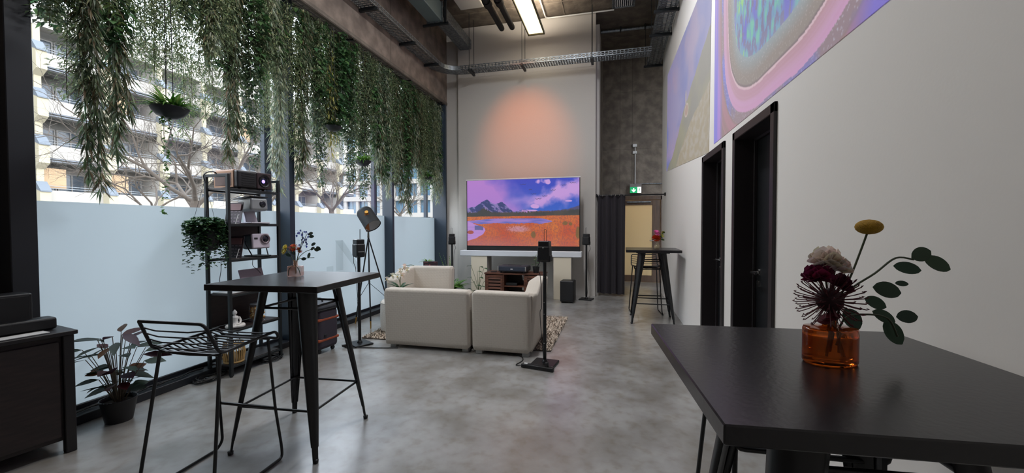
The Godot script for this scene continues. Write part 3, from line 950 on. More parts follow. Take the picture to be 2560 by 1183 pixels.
	part("front_grille", Sh.new().box(S(0, 0.078, 0.168), S(0.49, 0.07, 0.012), 0.004), mat("grille cloth", "232a38", 0.7), t)
	for k in [-1, 1]: part("side_trim", Sh.new().rbox(S(0.262 * k, 0.076, 0.164), S(0.022, 0.085, 0.022), 0.008), mats["chrome"], t)
	part("badge", Sh.new().box(S(0, 0.074, 0.176), S(0.045, 0.016, 0.003), 0.001), mats["white plastic"], t)
	part("lens_well", Sh.new().box(S(0, 0.131, -0.06), S(0.26, 0.006, 0.11), 0.002), mats["black plastic"], t)
	for x in [-0.22, 0.22]:
		for z in [-0.12, 0.12]: part("foot", Sh.new().lathe([Vector2(0.02, 0.0), Vector2(0.024, 0.02), Vector2(0, 0.022)], S(x, 0, z), 10), mats["black plastic"], t)
	t = thing("remote_control", "black remote control lying on the left end of the media cabinet", "remote", P(-2.21, 0.551, 7.46), 20.0)
	part("body", Sh.new().rbox(S(0, 0.009, 0), S(0.12, 0.018, 0.034), 0.008), mats["black plastic"], t)
	for k in 4: part("button", Sh.new().lathe([Vector2(0.005, 0.017), Vector2(0.004, 0.0205), Vector2(0, 0.021)], S(-0.04 + 0.025 * k, 0, 0), 8), mats["dark rail"], t)
	# subwoofer
	t = thing("subwoofer", "black upright subwoofer box on the floor before the right plinth", "speaker", P(-0.835, 0, 7.68), -4.0)
	part("case", Sh.new().rbox(S(0, 0.215, 0), S(0.255, 0.39, 0.26), 0.02), mats["black plastic"], t)
	part("front_cloth", Sh.new().rbox(S(0, 0.225, 0.128), S(0.235, 0.34, 0.012), 0.005), mats["black matt"], t)
	part("badge", Sh.new().box(S(0, 0.07, 0.136), S(0.03, 0.006, 0.002), 0.0), mats["dark rail"], t)
	for x in [-0.09, 0.09]:
		for z in [-0.09, 0.09]: part("foot", Sh.new().lathe([Vector2(0.018, 0), Vector2(0.02, 0.025)], S(x, 0, z), 10), mats["black matt"], t)
	# four satellites on stands
	var spk := satellite("black satellite speaker on a floor stand right behind the cream sofa back", P(-0.69, 0, 4.16), 172.0, true)
	var labels := [[-2.97, 4.34, 150.0, "black satellite speaker on a floor stand left of the sofa, before the floor lamp"], [-3.17, 7.75, 14.0, "black satellite speaker on a floor stand left of the screen, above the green fern"], [-0.52, 8.02, -12.0, "black satellite speaker on a floor stand right of the screen by the dark curtain"]]
	for q in labels: dup(spk, P(q[0], 0, q[1]), q[2], q[3])

func satellite(label: String, at: Vector3, turn: float, _near: bool) -> Node3D:
	var t := thing("satellite_speaker", label, "speaker", at, turn, "satellite speakers on floor stands")
	part("base_plate", Sh.new().rbox(S(0, 0.012, 0), S(0.25, 0.022, 0.23), 0.009), mats["black steel"], t)
	part("pole", Sh.new().tube([S(0, 0.02, 0), S(0, 1.06, 0)], 0.018, 14), mats["black steel"], t)
	part("pole_foot", Sh.new().lathe([Vector2(0.032, 0.02), Vector2(0.03, 0.035), Vector2(0.018, 0.05)], Vector3.ZERO, 14), mats["black steel"], t)
	for y in [0.22, 0.52, 0.64, 0.9]: part("screw", Sh.new().tube([S(0, y, -0.016), S(0, y, -0.022)], 0.0055, 8), mats["chrome"], t)
	part("tee", Sh.new().box(S(0, 1.06, 0), S(0.05, 0.02, 0.08), 0.004), mats["black steel"], t)
	part("speaker_case", Sh.new().rbox(S(0, 1.14, 0.0), S(0.128, 0.15, 0.11), 0.016), mats["black plastic"], t)
	part("speaker_top", Sh.new().rbox(S(0, 1.235, 0.0), S(0.115, 0.065, 0.1), 0.012), mat("satin black", "1c1d20", 0.25), t)
	part("cradle", Sh.new().box(S(0, 1.09, 0.0), S(0.14, 0.07, 0.09), 0.008), mats["black steel"], t)
	part("led", Sh.new().tube([S(0, 1.2, -0.055), S(0, 1.2, -0.058)], 0.006, 8), mats["white plastic"], t)
	part("antenna", Sh.new().tube(fillet([S(-0.012, 1.26, 0.02), S(-0.012, 1.385, 0.02), S(0.012, 1.385, 0.02), S(0.012, 1.26, 0.02)], 0.012), 0.0025, 5), mats["dark rail"], t)
	part("cord", Sh.new().tube(curve([S(0.03, 1.07, -0.05), S(0.07, 0.98, -0.03), S(0.04, 0.9, -0.02), S(0.03, 0.6, -0.01), S(0.05, 0.5, 0.0), S(0.02, 0.05, 0.02)], 6), 0.0035, 5), mats["cable"], t)
	return t

func leafcol(hex: String, vary := 0.25) -> Color:
	var c := hexc(hex).srgb_to_linear()
	var f := 1.0 + R(-vary, vary)
	return Color(c.r * f * (1.0 + R(-0.15, 0.15)), c.g * f, c.b * f * (1.0 + R(-0.15, 0.15)))

func clump(s: Sh, at: Vector3, many: int, len: float, wid: float, hexs: Array, spread := 0.9, droop := 0.5, seg := 5) -> void:  # arching strap leaves from one point
	for i in many:
		var a := TAU * i / many + R(-0.3, 0.3)
		var e := R(0.25, 1.0) * spread
		s.col = leafcol(hexs[rng.randi() % hexs.size()])
		s.blade(at + S(cos(a), 0, sin(a)) * 0.012, S(cos(a) * e, R(0.55, 1.0), sin(a) * e).normalized(), len * R(0.65, 1.1), wid, droop * R(0.6, 1.4), seg, 0.3, 0.3)

func frond(s: Sh, p: Vector3, dir: Vector3, len: float, wid: float, droop: float, hexs: Array, pairs := 14) -> void:  # a fern frond: two rows of leaflets
	var side := dir.cross(Vector3.UP).normalized()
	for i in pairs:
		var f := (i + 1.0) / (pairs + 1)
		var at := p + dir * len * f + Vector3.DOWN * droop * len * f * f
		var tang := (dir + Vector3.DOWN * 2.0 * droop * f).normalized()
		var l := wid * sin(PI * (0.12 + 0.86 * f))
		s.col = leafcol(hexs[rng.randi() % hexs.size()])
		for k in [-1, 1]: s.sliver(at, (side * k + tang * 0.35).normalized(), tang, l, len / pairs * 0.75, 0.15)

func pot(s: Sh, r: float, h: float, foot := 0.75) -> Sh:
	return s.lathe([Vector2(0, 0), Vector2(r * foot, 0), Vector2(r * foot, 0), Vector2(r * 0.97, h * 0.94), Vector2(r, h * 0.95), Vector2(r, h), Vector2(r * 0.94, h), Vector2(r * 0.9, h * 0.85)], Vector3.ZERO, 28)

func soil(r: float, y: float) -> Sh:
	return Sh.new().lathe([Vector2(r, y - 0.004), Vector2(r * 0.5, y + 0.006), Vector2(0, y + 0.01)], Vector3.ZERO, 16)

func sofa_panel(s: Sh, p0: Vector3, along: Vector3, len: float, thick: float, y0: float, heights: Array, lean := 0.0, out := Vector3.ZERO) -> Sh:  # an upholstered slab whose top follows the heights
	var rows := []
	var across := along.cross(Vector3.UP).normalized()
	var k := heights.size()
	for i in range(-2, k + 2):
		var e := 0.0 if i >= 0 and i < k else (0.018 if i == -1 or i == k else 0.05)
		var f := clampf(float(i) / (k - 1), 0, 1)
		var inset: float = [0.0, 0.018, 0.05][absi(i) if i < 0 else maxi(0, i - k + 1)]
		var at := p0 + along * (len * f + (-0.0 if i < 0 else 0.0))
		if i < 0: at += along * (0.03 - [0, 0.012, 0.03][-i] )
		elif i >= k: at -= along * (0.03 - [0, 0.012, 0.03][i - k + 1])
		elif i == 0: at += along * 0.03
		elif i == k - 1: at -= along * 0.03
		var h: float = heights[clampi(i, 0, k - 1)]
		var g := inset * 0.6
		var w := thick * 0.5 - g
		var top := h - g
		var bot := y0 + g
		var r := 0.035
		var row := []
		for q in [[-1, 0, 0], [-1, 0.08, 0], [-1, 0.5, 0], [-1, 1, -r], [-1, 1, -r * 0.3], [-1, 1, 0], [0, 1, 0], [1, 1, 0], [1, 1, -r * 0.3], [1, 1, -r], [1, 0.5, 0], [1, 0.08, 0], [1, 0, 0], [0, 0, 0]]:
			var inx := 0.0
			if q[1] == 1 and q[0] != 0: inx = 0.0 if q[2] == -r else (0.006 if q[2] < 0.0 else r * 0.7)
			var y: float = lerpf(bot, top, q[1]) + q[2]
			row.append(at + across * (q[0] * (w - inx)) + Vector3.UP * y + out * lean * ((y - y0) / (h - y0)))
		rows.append(row)
	return s.grid(rows, true, true)

func steps(a: float, b: float, n: int, flat_from: float, flat_to: float) -> Array:  # a height that eases from a to b between two fractions
	var o := []
	for i in n:
		var f := smoothstep(flat_from, flat_to, i / (n - 1.0))
		o.append(lerpf(a, b, f))
	return o

func sofa_feet(t: Node3D, spots: Array) -> void:
	for q in spots: part("foot", Sh.new().box(S(q[0], 0.022, q[1]), S(0.075, 0.045, 0.075), 0.004), mat("sofa foot", "a9a9a6", 0.4, 0.4), t)

func lounge() -> void:
	var fab: StandardMaterial3D = mats["sofa fabric"]
	var t := thing("rug", "shaggy beige rug under the cream sofa group", "rug", P(-1.9, 0, 5.45))
	part("rug_backing", Sh.new().box(S(0, 0.006, 0), S(2.42, 0.012, 1.74), 0.003), mat("rug edge", "4d4238", 0.9), t)
	var s := Sh.new()
	for i in 26000:
		var p := S(R(-1.21, 1.21), 0.01, R(-0.87, 0.87))
		var c := hexc("d2c0ac").srgb_to_linear() * R(0.75, 1.15)
		s.col = Color(c.r, c.g, c.b)
		var a := R(0, TAU)
		var sd := S(cos(a), 0, sin(a)) * 0.007
		var tip := p + S(R(-0.02, 0.02), R(0.018, 0.032), R(-0.02, 0.02))
		var nn := S(R(-0.5, 0.5), 1, R(-0.5, 0.5)).normalized()
		var o := s.add(p - sd, nn); s.add(p + sd, nn); s.add(tip, nn)
		s.tri(o, o + 1, o + 2)
	stuff(part("pile", s, mats["rug"], t))
	# sofa: two units with their low sides to the viewer, one corner unit beyond
	t = thing("sofa_module", "left cream sofa unit with its flat back to the viewer", "sofa", P(-2.09, 0, 4.75))
	part("back_panel", sofa_panel(Sh.new(), S(-0.53, 0, 0.36), Vector3.RIGHT, 1.06, 0.16, 0.045, steps(0.695, 0.7, 8, 0, 1), 0.03, S(0, 0, 1)), fab, t)
	part("seat_base", Sh.new().rbox(S(0, 0.2, -0.08), S(1.04, 0.3, 0.74), 0.04), fab, t)
	part("seat_cushion", Sh.new().rbox(S(0, 0.4, -0.09), S(1.03, 0.13, 0.73), 0.05), fab, t)
	sofa_feet(t, [[-0.44, 0.36], [0.46, 0.36], [-0.44, -0.38], [0.46, -0.38]])
	t = thing("sofa_module", "right cream sofa corner unit whose side sweeps up to a higher back", "sofa", P(-1.16, 0, 4.75))
	part("arm_panel", sofa_panel(Sh.new(), S(-0.375, 0, 0.36), Vector3.RIGHT, 0.665, 0.16, 0.045, steps(0.7, 0.695, 8, 0, 1), 0.03, S(0, 0, 1)), fab, t)
	part("back_panel", sofa_panel(Sh.new(), S(0.212, 0, 0.4), Vector3.FORWARD, 0.82, 0.16, 0.045, steps(0.69, 0.79, 16, 0.1, 0.45), 0.06, S(1, 0, 0)), fab, t)
	part("seat_base", Sh.new().rbox(S(-0.12, 0.2, -0.08), S(0.52, 0.3, 0.74), 0.04), fab, t)
	part("seat_cushion", Sh.new().rbox(S(-0.12, 0.4, -0.09), S(0.51, 0.13, 0.73), 0.05), fab, t)
	sofa_feet(t, [[-0.3, 0.38], [0.23, 0.38], [-0.3, -0.36], [0.21, -0.36]])
	t = thing("sofa_module", "cream sofa corner unit by the windows facing the viewer, with a sloping side", "sofa", P(-2.83, 0, 5.86))
	part("back_panel", sofa_panel(Sh.new(), S(-0.36, 0, -0.12), Vector3.RIGHT, 0.74, 0.17, 0.045, steps(0.785, 0.79, 8, 0, 1), 0.05, S(0, 0, -1)), fab, t)
	part("arm_panel", sofa_panel(Sh.new(), S(-0.3, 0, -0.14), Vector3.BACK, 0.62, 0.17, 0.045, steps(0.77, 0.66, 16, 0.2, 0.95), 0.03, S(-1, 0, 0)), fab, t)
	part("seat_base", Sh.new().rbox(S(0.06, 0.2, 0.26), S(0.62, 0.3, 0.6), 0.04), fab, t)
	part("seat_cushion", Sh.new().rbox(S(0.06, 0.4, 0.26), S(0.61, 0.13, 0.6), 0.05), fab, t)
	sofa_feet(t, [[-0.3, 0.5], [0.32, 0.5], [-0.3, -0.12], [0.32, -0.12]])
	t = thing("pouf", "white round upholstered pouf half hidden by the left end of the sofa", "pouf", P(-2.83, 0.0, 4.98))
	t.position = P(-2.86, 0.03, 5.0)
	part("cover", Sh.new().lathe([Vector2(0.0, 0.0), Vector2(0.19, 0.0), Vector2(0.2, 0.02), Vector2(0.205, 0.2), Vector2(0.2, 0.37), Vector2(0.18, 0.4), Vector2(0.1, 0.41), Vector2(0, 0.41)], Vector3.ZERO, 32), mats["boucle"], t)
	part("seam", Sh.new().lathe([Vector2(0.2, 0.372), Vector2(0.206, 0.376), Vector2(0.2, 0.38)], Vector3.ZERO, 32), mats["boucle"], t)
	# orchid on the pouf
	t = thing("orchid", "white flowering orchid with dark strap leaves behind the left sofa corner", "plant", P(-2.8, 0.445, 5.02))
	part("pot", pot(Sh.new(), 0.065, 0.13), mats["ceramic white"], t)
	s = Sh.new()
	for q in [[200, 0.24], [160, 0.22], [20, 0.24], [330, 0.2], [90, 0.18], [265, 0.2]]:
		s.col = leafcol("2d4a2a")
		var a := deg_to_rad(q[0])
		s.blade(S(0, 0.12, 0), S(cos(a), 0.75, sin(a)).normalized(), q[1] * 1.1, 0.05, 0.25, 5, 0.3, 0.5)
	stuff(part("leaves", s, mats["leaf"], t))
	s = Sh.new()
	var stem := curve([S(0, 0.12, 0), S(0.0, 0.28, 0.0), S(0.06, 0.42, 0.02), S(0.16, 0.46, 0.03), S(0.22, 0.45, 0.03)], 6)
	s.tube(stem, 0.004, 6)
	s.tube(curve([S(0, 0.12, 0), S(-0.01, 0.26, 0.02), S(-0.06, 0.34, 0.06), S(-0.14, 0.31, 0.08)], 6), 0.004, 6)
	part("stem", s, mat("stem green", "55683a", 0.6), t)
	var orc := [S(0.02, 0.38, 0.04), S(0.09, 0.44, 0.05), S(0.13, 0.4, 0.05), S(0.07, 0.33, 0.07), S(0.0, 0.31, 0.07), S(-0.07, 0.32, 0.08), S(-0.14, 0.27, 0.1)]
	for p in orc:
		s = Sh.new()
		s.col = leafcol("efeae4", 0.05)
		for i in 5:
			var a := TAU * i / 5 + R(-0.2, 0.2)
			s.blade(p, S(cos(a), sin(a), R(0.1, 0.5)).normalized(), 0.05, 0.05 if i % 2 else 0.035, 0.1, 4, 0.2, 0.5)
		var fl := part("flower", s, mats["petal"], t)
		part("flower_lip", Sh.new().rbox(p + S(0, -0.004, 0.016), S(0.012, 0.016, 0.014), 0.005), mat("lip", "d9c065", 0.6), fl)
	# floor lamp
	t = thing("floor_lamp", "black spotlight floor lamp on a tripod with a tan leather strap and brass knob", "lamp", P(-3.4, 0, 5.2))
	var apex := S(0.0, 1.27, 0.0)
	for q in [[-0.27, -0.06], [0.12, 0.15], [0.26, -0.24]]:
		var foot := S(q[0], 0.0, q[1])
		part("leg", Sh.new().tube([apex, foot.lerp(apex, 0.075)], [0.009, 0.011], 10), mats["black steel"], t)
		part("leg_tip", Sh.new().tube([foot.lerp(apex, 0.08), foot], [0.0115, 0.008], 10), mats["brass"], t, "brass leg tip")
		part("brace", Sh.new().tube([S(0, 0.62, 0), foot.lerp(apex, 0.3)], 0.004, 6), mats["black steel"], t)
	part("centre_post", Sh.new().tube([S(0, 0.62, 0), S(0, 1.36, 0)], 0.007, 8), mats["black steel"], t)
	part("neck", Sh.new().tube([S(0, 1.26, 0), S(0, 1.37, 0)], [0.016, 0.01], 12), mat("neck grey", "6d6d66", 0.4, 0.6), t)
	var hb := Basis(Vector3(0, 0, 1), deg_to_rad(-150)) * Basis.IDENTITY
	var shine := S(0.64, -0.72, 0.2).normalized()  # local +y is the way the lamp shines, local x the pivot
	var piv := S(0.04, 0.2, 0.93)
	piv = (piv - shine * piv.dot(shine)).normalized().rotated(shine, -0.5)
	hb = Basis(piv, shine, piv.cross(shine))
	var hc := S(-0.005, 1.545, 0.0)
	part("shade", Sh.new().lathe([Vector2(0, -0.15), Vector2(0.06, -0.148), Vector2(0.1, -0.13), Vector2(0.112, -0.1), Vector2(0.118, 0.16), Vector2(0.118, 0.16), Vector2(0.113, 0.16), Vector2(0.107, -0.09)], hc, 32, hb), mat("lamp shade black", "0f1317", 0.7), t)
	part("shade_inside", Sh.new().lathe([Vector2(0.111, 0.15), Vector2(0.104, 0.05), Vector2(0, 0.03)], hc, 24, hb), mat("lamp inside", "c6c8c8", 0.5), t, "pale inside of the lamp shade")
	var ax := hb * Vector3(1, 0, 0)
	s = Sh.new()
	var strap := []
	for i in 15:
		var a := PI * i / 14.0
		strap.append([hc + ax * cos(a) * 0.135 + Vector3.DOWN * (sin(a) * 0.19), a])
	var ra := []
	var rb := []
	var wide := ax.cross(Vector3.UP).normalized() * 0.026
	for q in strap:
		ra.append(q[0] - wide); rb.append(q[0] + wide)
	s.grid([ra, rb], false, false)
	part("strap", s, mat("tan leather", "a5673a", 0.6), t, "tan leather strap")
	for k in [-1, 1]: part("knob", Sh.new().tube([hc + ax * 0.118 * k, hc + ax * 0.15 * k], 0.024, 14), mats["brass"], t, "brass knob")
	# suitcase
	t = thing("suitcase", "dark upright equipment case with two orange straps by the window", "suitcase", P(-3.3, 0, 4.02), -6.0)
	var cloth := mat("case cloth", "36303a", 0.85)
	part("case_body", Sh.new().rbox(S(0, 0.27, 0), S(0.34, 0.46, 0.3), 0.05), cloth, t)
	part("lid", Sh.new().rbox(S(0, 0.525, 0), S(0.33, 0.08, 0.29), 0.035), mat("case lid", "55585e", 0.5), t)
	part("zip_rim", Sh.new().rbox(S(0, 0.487, 0), S(0.352, 0.016, 0.312), 0.007), mats["black matt"], t)
	for y in [0.15, 0.38]: part("strap", Sh.new().rbox(S(0, y, 0), S(0.346, 0.032, 0.306), 0.012), mat("orange strap", "96482c", 0.75), t, "orange strap")
	part("handle", Sh.new().tube(fillet([S(-0.08, 0.555, 0), S(-0.07, 0.6, 0), S(0.07, 0.6, 0), S(0.08, 0.555, 0)], 0.03), 0.009, 8), mats["black matt"], t)
	for x in [-0.12, 0.12]: part("wheel", Sh.new().tube([S(x - 0.012, 0.022, 0.1), S(x + 0.012, 0.022, 0.1)], 0.022, 14).tube([S(x - 0.012, 0.022, -0.1), S(x + 0.012, 0.022, -0.1)], 0.022, 14), mats["black plastic"], t)
	part("latch", Sh.new().box(S(0.172, 0.2, 0.06), S(0.012, 0.03, 0.03), 0.003), mats["dark rail"], t)
	# cables and power strips on the floor
	t = thing("power_strip", "black power strip lying at the foot of the speaker stand behind the sofa", "power strip", P(-0.735, 0, 3.99), -12.0)
	part("strip_body", Sh.new().rbox(S(0, 0.02, 0), S(0.34, 0.04, 0.055), 0.01), mats["black plastic"], t)
	part("switch", Sh.new().box(S(-0.125, 0.041, 0), S(0.04, 0.006, 0.026), 0.002), mats["white plastic"], t, "white switch plate")
	for k in 5: part("socket", Sh.new().lathe([Vector2(0.0, 0.036), Vector2(0.015, 0.036), Vector2(0.019, 0.041), Vector2(0.022, 0.041)], S(-0.06 + 0.047 * k, 0, 0), 14), mats["black matt"], t)
	part("plug", Sh.new().rbox(S(0.1, 0.06, 0), S(0.035, 0.05, 0.04), 0.01), mats["black plastic"], t)
	part("cord", Sh.new().tube(curve([S(-0.17, 0.015, 0), S(-0.24, 0.006, -0.01), S(-0.24, 0.006, -0.18), S(-0.35, 0.006, -0.3), S(-0.6, 0.006, -0.28), S(-0.68, 0.006, -0.4), S(-0.5, 0.006, -0.48)], 6), 0.005, 6), mats["cable"], t)
	t = thing("cable", "black cable and plug on the floor between the suitcase and the speaker stand", "cable", P(-3.1, 0, 4.2))
	part("cord", Sh.new().tube(curve([S(-0.05, 0.006, -0.05), S(0.05, 0.006, 0.02), S(0.12, 0.006, 0.05), S(0.2, 0.006, 0.0), S(0.45, 0.006, -0.05), S(0.66, 0.006, -0.1)], 6), 0.006, 6), mats["cable"], t)
	part("plug", Sh.new().tube([S(0.01, 0.022, 0.03), S(0.09, 0.026, -0.02)], [0.012, 0.024], 12), mats["cable"], t)
	# the far corner plants and the little table
	t = thing("side_table", "small dark side table behind the far sofa unit", "table", P(-3.3, 0, 7.0))
	part("table_top", Sh.new().box(S(0, 0.635, 0), S(0.5, 0.03, 0.34), 0.004), mats["dark wood"], t)
	for x in [-0.2, 0.2]:
		for z in [-0.12, 0.12]: part("leg", Sh.new().box(S(x, 0.31, z), S(0.03, 0.62, 0.03), 0.003), mats["dark wood"], t)
	t = thing("display_box", "dark red printed box standing on the small side table", "box", P(-3.26, 0.65, 6.94), 8.0)
	part("box_body", Sh.new().box(S(0, 0.065, 0), S(0.26, 0.13, 0.05), 0.003), mat("box maroon", "2d1b22", 0.5), t)
	part("print", Sh.new().box(S(-0.01, 0.045, 0.026), S(0.03, 0.06, 0.001), 0.0).box(S(-0.08, 0.11, 0.026), S(0.07, 0.008, 0.001), 0.0).box(S(0.09, 0.115, 0.026), S(0.04, 0.008, 0.001), 0.0).box(S(-0.07, 0.07, 0.026), S(0.06, 0.005, 0.001), 0.0), mat("box print", "8a4a4a", 0.6), t)
	t = thing("fern", "bright green strap-leaved fern on the side table behind the dark box", "plant", P(-3.38, 0.65, 7.06))
	part("pot", pot(Sh.new(), 0.06, 0.09), mats["black matt"], t)
	s = Sh.new()
	clump(s, S(0, 0.08, 0), 26, 0.2, 0.026, ["6f9a3c", "86ad4a", "5c8734"], 1.1, 0.5)
	stuff(part("leaves", s, mats["leaf"], t))
	t = thing("fern", "large green fern on the floor left of the screen by the speaker stand", "plant", P(-2.98, 0, 7.3))
	part("pot", pot(Sh.new(), 0.12, 0.2), mats["black matt"], t)
	part("soil", soil(0.105, 0.17), mats["soil"], t)
	s = Sh.new()
	for i in 46:
		var a := R(0, TAU)
		frond(s, S(0, 0.18, 0), S(cos(a) * R(0.3, 1.1), R(0.7, 1.2), sin(a) * R(0.3, 1.1)).normalized(), R(0.35, 0.55), 0.06, R(0.3, 0.7), ["5b8a35", "76a346", "3f6e2b"], 16)
	for i in 3: frond(s, S(0, 0.18, 0), S(R(-0.35, -0.1), 1.0, R(-0.1, 0.1)).normalized(), R(0.7, 0.85), 0.045, 0.04, ["7fa653", "5b8a35"], 20)
	stuff(part("fronds", s, mats["leaf"], t))
	t = thing("potted_plant", "tall split-leaf plant with dark glossy leaves at the left end of the media cabinet", "plant", P(-2.53, 0, 7.5))
	part("pot", pot(Sh.new(), 0.1, 0.18), mats["black matt"], t)
	part("soil", soil(0.088, 0.155), mats["soil"], t)
	for q in [[-0.13, 0.66, 0.05], [0.02, 0.64, -0.03], [0.13, 0.62, 0.06], [0.0, 0.56, 0.08], [-0.12, 0.44, 0.08], [0.06, 0.45, 0.1], [0.12, 0.36, 0.02], [-0.08, 0.34, 0.0], [0.08, 0.28, 0.1], [-0.12, 0.22, 0.08], [0.0, 0.3, 0.12]]:
		var p := S(q[0], q[1], q[2])
		part("stalk", Sh.new().tube(curve([S(0, 0.15, 0), S(q[0] * 0.35, q[1] * 0.6, q[2] * 0.4), p], 5), 0.0035, 5), mat("stem green"), t)
		s = Sh.new()
		s.col = leafcol("2f5a34")
		s.blade(p - S(signf(q[0]) * 0.01, 0, 0), S(signf(q[0] + 0.01), 0.15, R(-0.4, 0.6)).normalized(), 0.11, 0.085, 0.3, 5, 0.15, 0.35)
		part("leaf", s, mats["leaf"], t)
	t = thing("potted_plant", "small upright plant in a black pot on the right end of the media cabinet", "plant", P(-1.41, 0.551, 7.52))
	part("pot", pot(Sh.new(), 0.065, 0.115, 0.7), mats["black matt"], t)
	part("stem", Sh.new().tube(curve([S(0, 0.1, 0), S(-0.01, 0.2, 0), S(0.0, 0.33, 0)], 5), 0.004, 6), mat("stem green"), t)
	for i in 11:
		var a := i * 2.4
		var y := 0.13 + 0.019 * i
		s = Sh.new()
		s.col = leafcol("4c7a4a" if i < 6 else "6b8f55")
		s.blade(S(0, y, 0), S(cos(a), 0.35, sin(a)).normalized(), R(0.07, 0.11), 0.05, 0.35, 5, 0.15, 0.55)
		part("leaf", s, mats["leaf"], t)

func wire_bolt(t: Node3D, at: Vector3) -> void:
	part("bolt", Sh.new().lathe([Vector2(0, 0.004), Vector2(0.006, 0.003), Vector2(0.007, 0)], at, 8), mats["dark rail"], t)

func stool(label: String, at: Vector3, turn: float) -> Node3D:  # wire bar stool; the sitter looks along -z
	var t := thing("bar_stool", label, "bar stool", at, turn, "black wire bar stools")
	var m: StandardMaterial3D = mats["black steel"]
	# seat rim, sagging seat wires, backrest
	part("seat_rim", Sh.new().tube(fillet([S(-0.2, 0.935, 0.265), S(-0.21, 0.765, 0.19), S(-0.205, 0.785, -0.2), S(-0.205, 0.735, -0.225), S(0.205, 0.735, -0.225), S(0.205, 0.785, -0.2), S(0.21, 0.765, 0.19), S(0.2, 0.935, 0.265), S(-0.2, 0.935, 0.265)], 0.035, 4), 0.0085, 8), m, t)
	for i in 14:
		var z := 0.17 - 0.028 * i
		var sag := 0.035 * sin(PI * clampf((i + 1.5) / 15.0, 0, 1)) + 0.01
		var y := 0.762 + 0.0015 * i
		part("seat_wire", Sh.new().tube([S(-0.207, y, z), S(-0.13, y - sag * 0.8, z), S(0, y - sag, z), S(0.13, y - sag * 0.8, z), S(0.207, y, z)], 0.0042, 6), m, t)
	for i in 4:
		var f := (i + 1) / 5.0
		var y := lerpf(0.765, 0.935, f)
		var z := lerpf(0.19, 0.265, f)
		part("back_wire", Sh.new().tube([S(-0.207, y, z), S(-0.1, y - 0.012, z + 0.012), S(0.1, y - 0.012, z + 0.012), S(0.207, y, z)], 0.0042, 6), m, t)
	for k in [-1, 1]:
		part("side_frame", Sh.new().tube(fillet([S(0.19 * k, 0.755, 0.17), S(0.235 * k, 0.01, 0.27), S(0.235 * k, 0.01, -0.2), S(0.215 * k, 0.06, -0.22), S(0.2 * k, 0.32, -0.19), S(0.185 * k, 0.74, -0.16)], 0.03, 4), 0.0085, 8), m, t)
		part("glide", Sh.new().rbox(S(0.235 * k, 0.006, 0.12), S(0.014, 0.012, 0.05), 0.004), mats["black plastic"], t)
	part("foot_rest", Sh.new().tube([S(-0.2, 0.315, -0.192), S(0.2, 0.315, -0.192)], 0.0095, 8), m, t)
	for z in [0.165, -0.16]: part("cross_bar", Sh.new().tube([S(-0.195, 0.748, z), S(0.195, 0.748, z)], 0.0075, 8), m, t)
	return t

func bar_table(label: String, at: Vector3, turn: float) -> Node3D:
	var t := thing("bar_table", label, "bar table", at, turn, "black bar tables")
	part("table_top", Sh.new().box(S(0, 1.056, 0), S(0.75, 0.038, 0.75), 0.003), mats["table black"], t)
	part("top_frame", Sh.new().box(S(0, 1.03, 0), S(0.46, 0.02, 0.46), 0.003), mats["black steel"], t)
	for sx in [-1, 1]:
		for sz in [-1, 1]:
			var rows := []
			for q in [[1.04, 0.15, 0.062], [0.9, 0.168, 0.057], [0.3, 0.252, 0.033], [0.09, 0.281, 0.022], [0.085, 0.282, 0.018], [0.0, 0.291, 0.016]]:
				var c := S(q[1] * sx, q[0], q[1] * sz)
				var row := []
				var w: float = q[2]
				var er := S(sx, 0, sz) * 0.7071
				var et := S(-sz, 0, sx) * 0.7071
				for e in [[1, -0.3], [0.92, 0.05], [0.6, 0.34], [0.2, 0.44], [-0.2, 0.44], [-0.6, 0.34], [-0.92, 0.05], [-1, -0.3], [-0.7, -0.22], [-0.3, -0.02], [0.3, -0.02], [0.7, -0.22]]:  # a bent sheet, its round back to the corner
					row.append(c + (et * e[0] + er * e[1]) * w)
				rows.append(row)
			var l := part("leg", Sh.new().grid(rows), mats["black steel"], t)
			part("foot_cap", Sh.new().lathe([Vector2(0, 0), Vector2(0.015, 0), Vector2(0.017, 0.02), Vector2(0, 0.022)], S(0.292 * sx, 0, 0.292 * sz), 10), mats["black plastic"], l)
	for y in [[0.29, 0.252, 0.008], [0.9, 0.168, 0.008]]:
		for k in 4:
			var a := TAU * k / 4 + PI / 4
			var b := a + PI / 2
			var r: float = y[1] * sqrt(2.0)
			part("brace", Sh.new().tube([S(cos(a) * r, y[0], sin(a) * r), S(cos(b) * r, y[0], sin(b) * r)], y[2], 8), mats["black steel"], t)
	return t

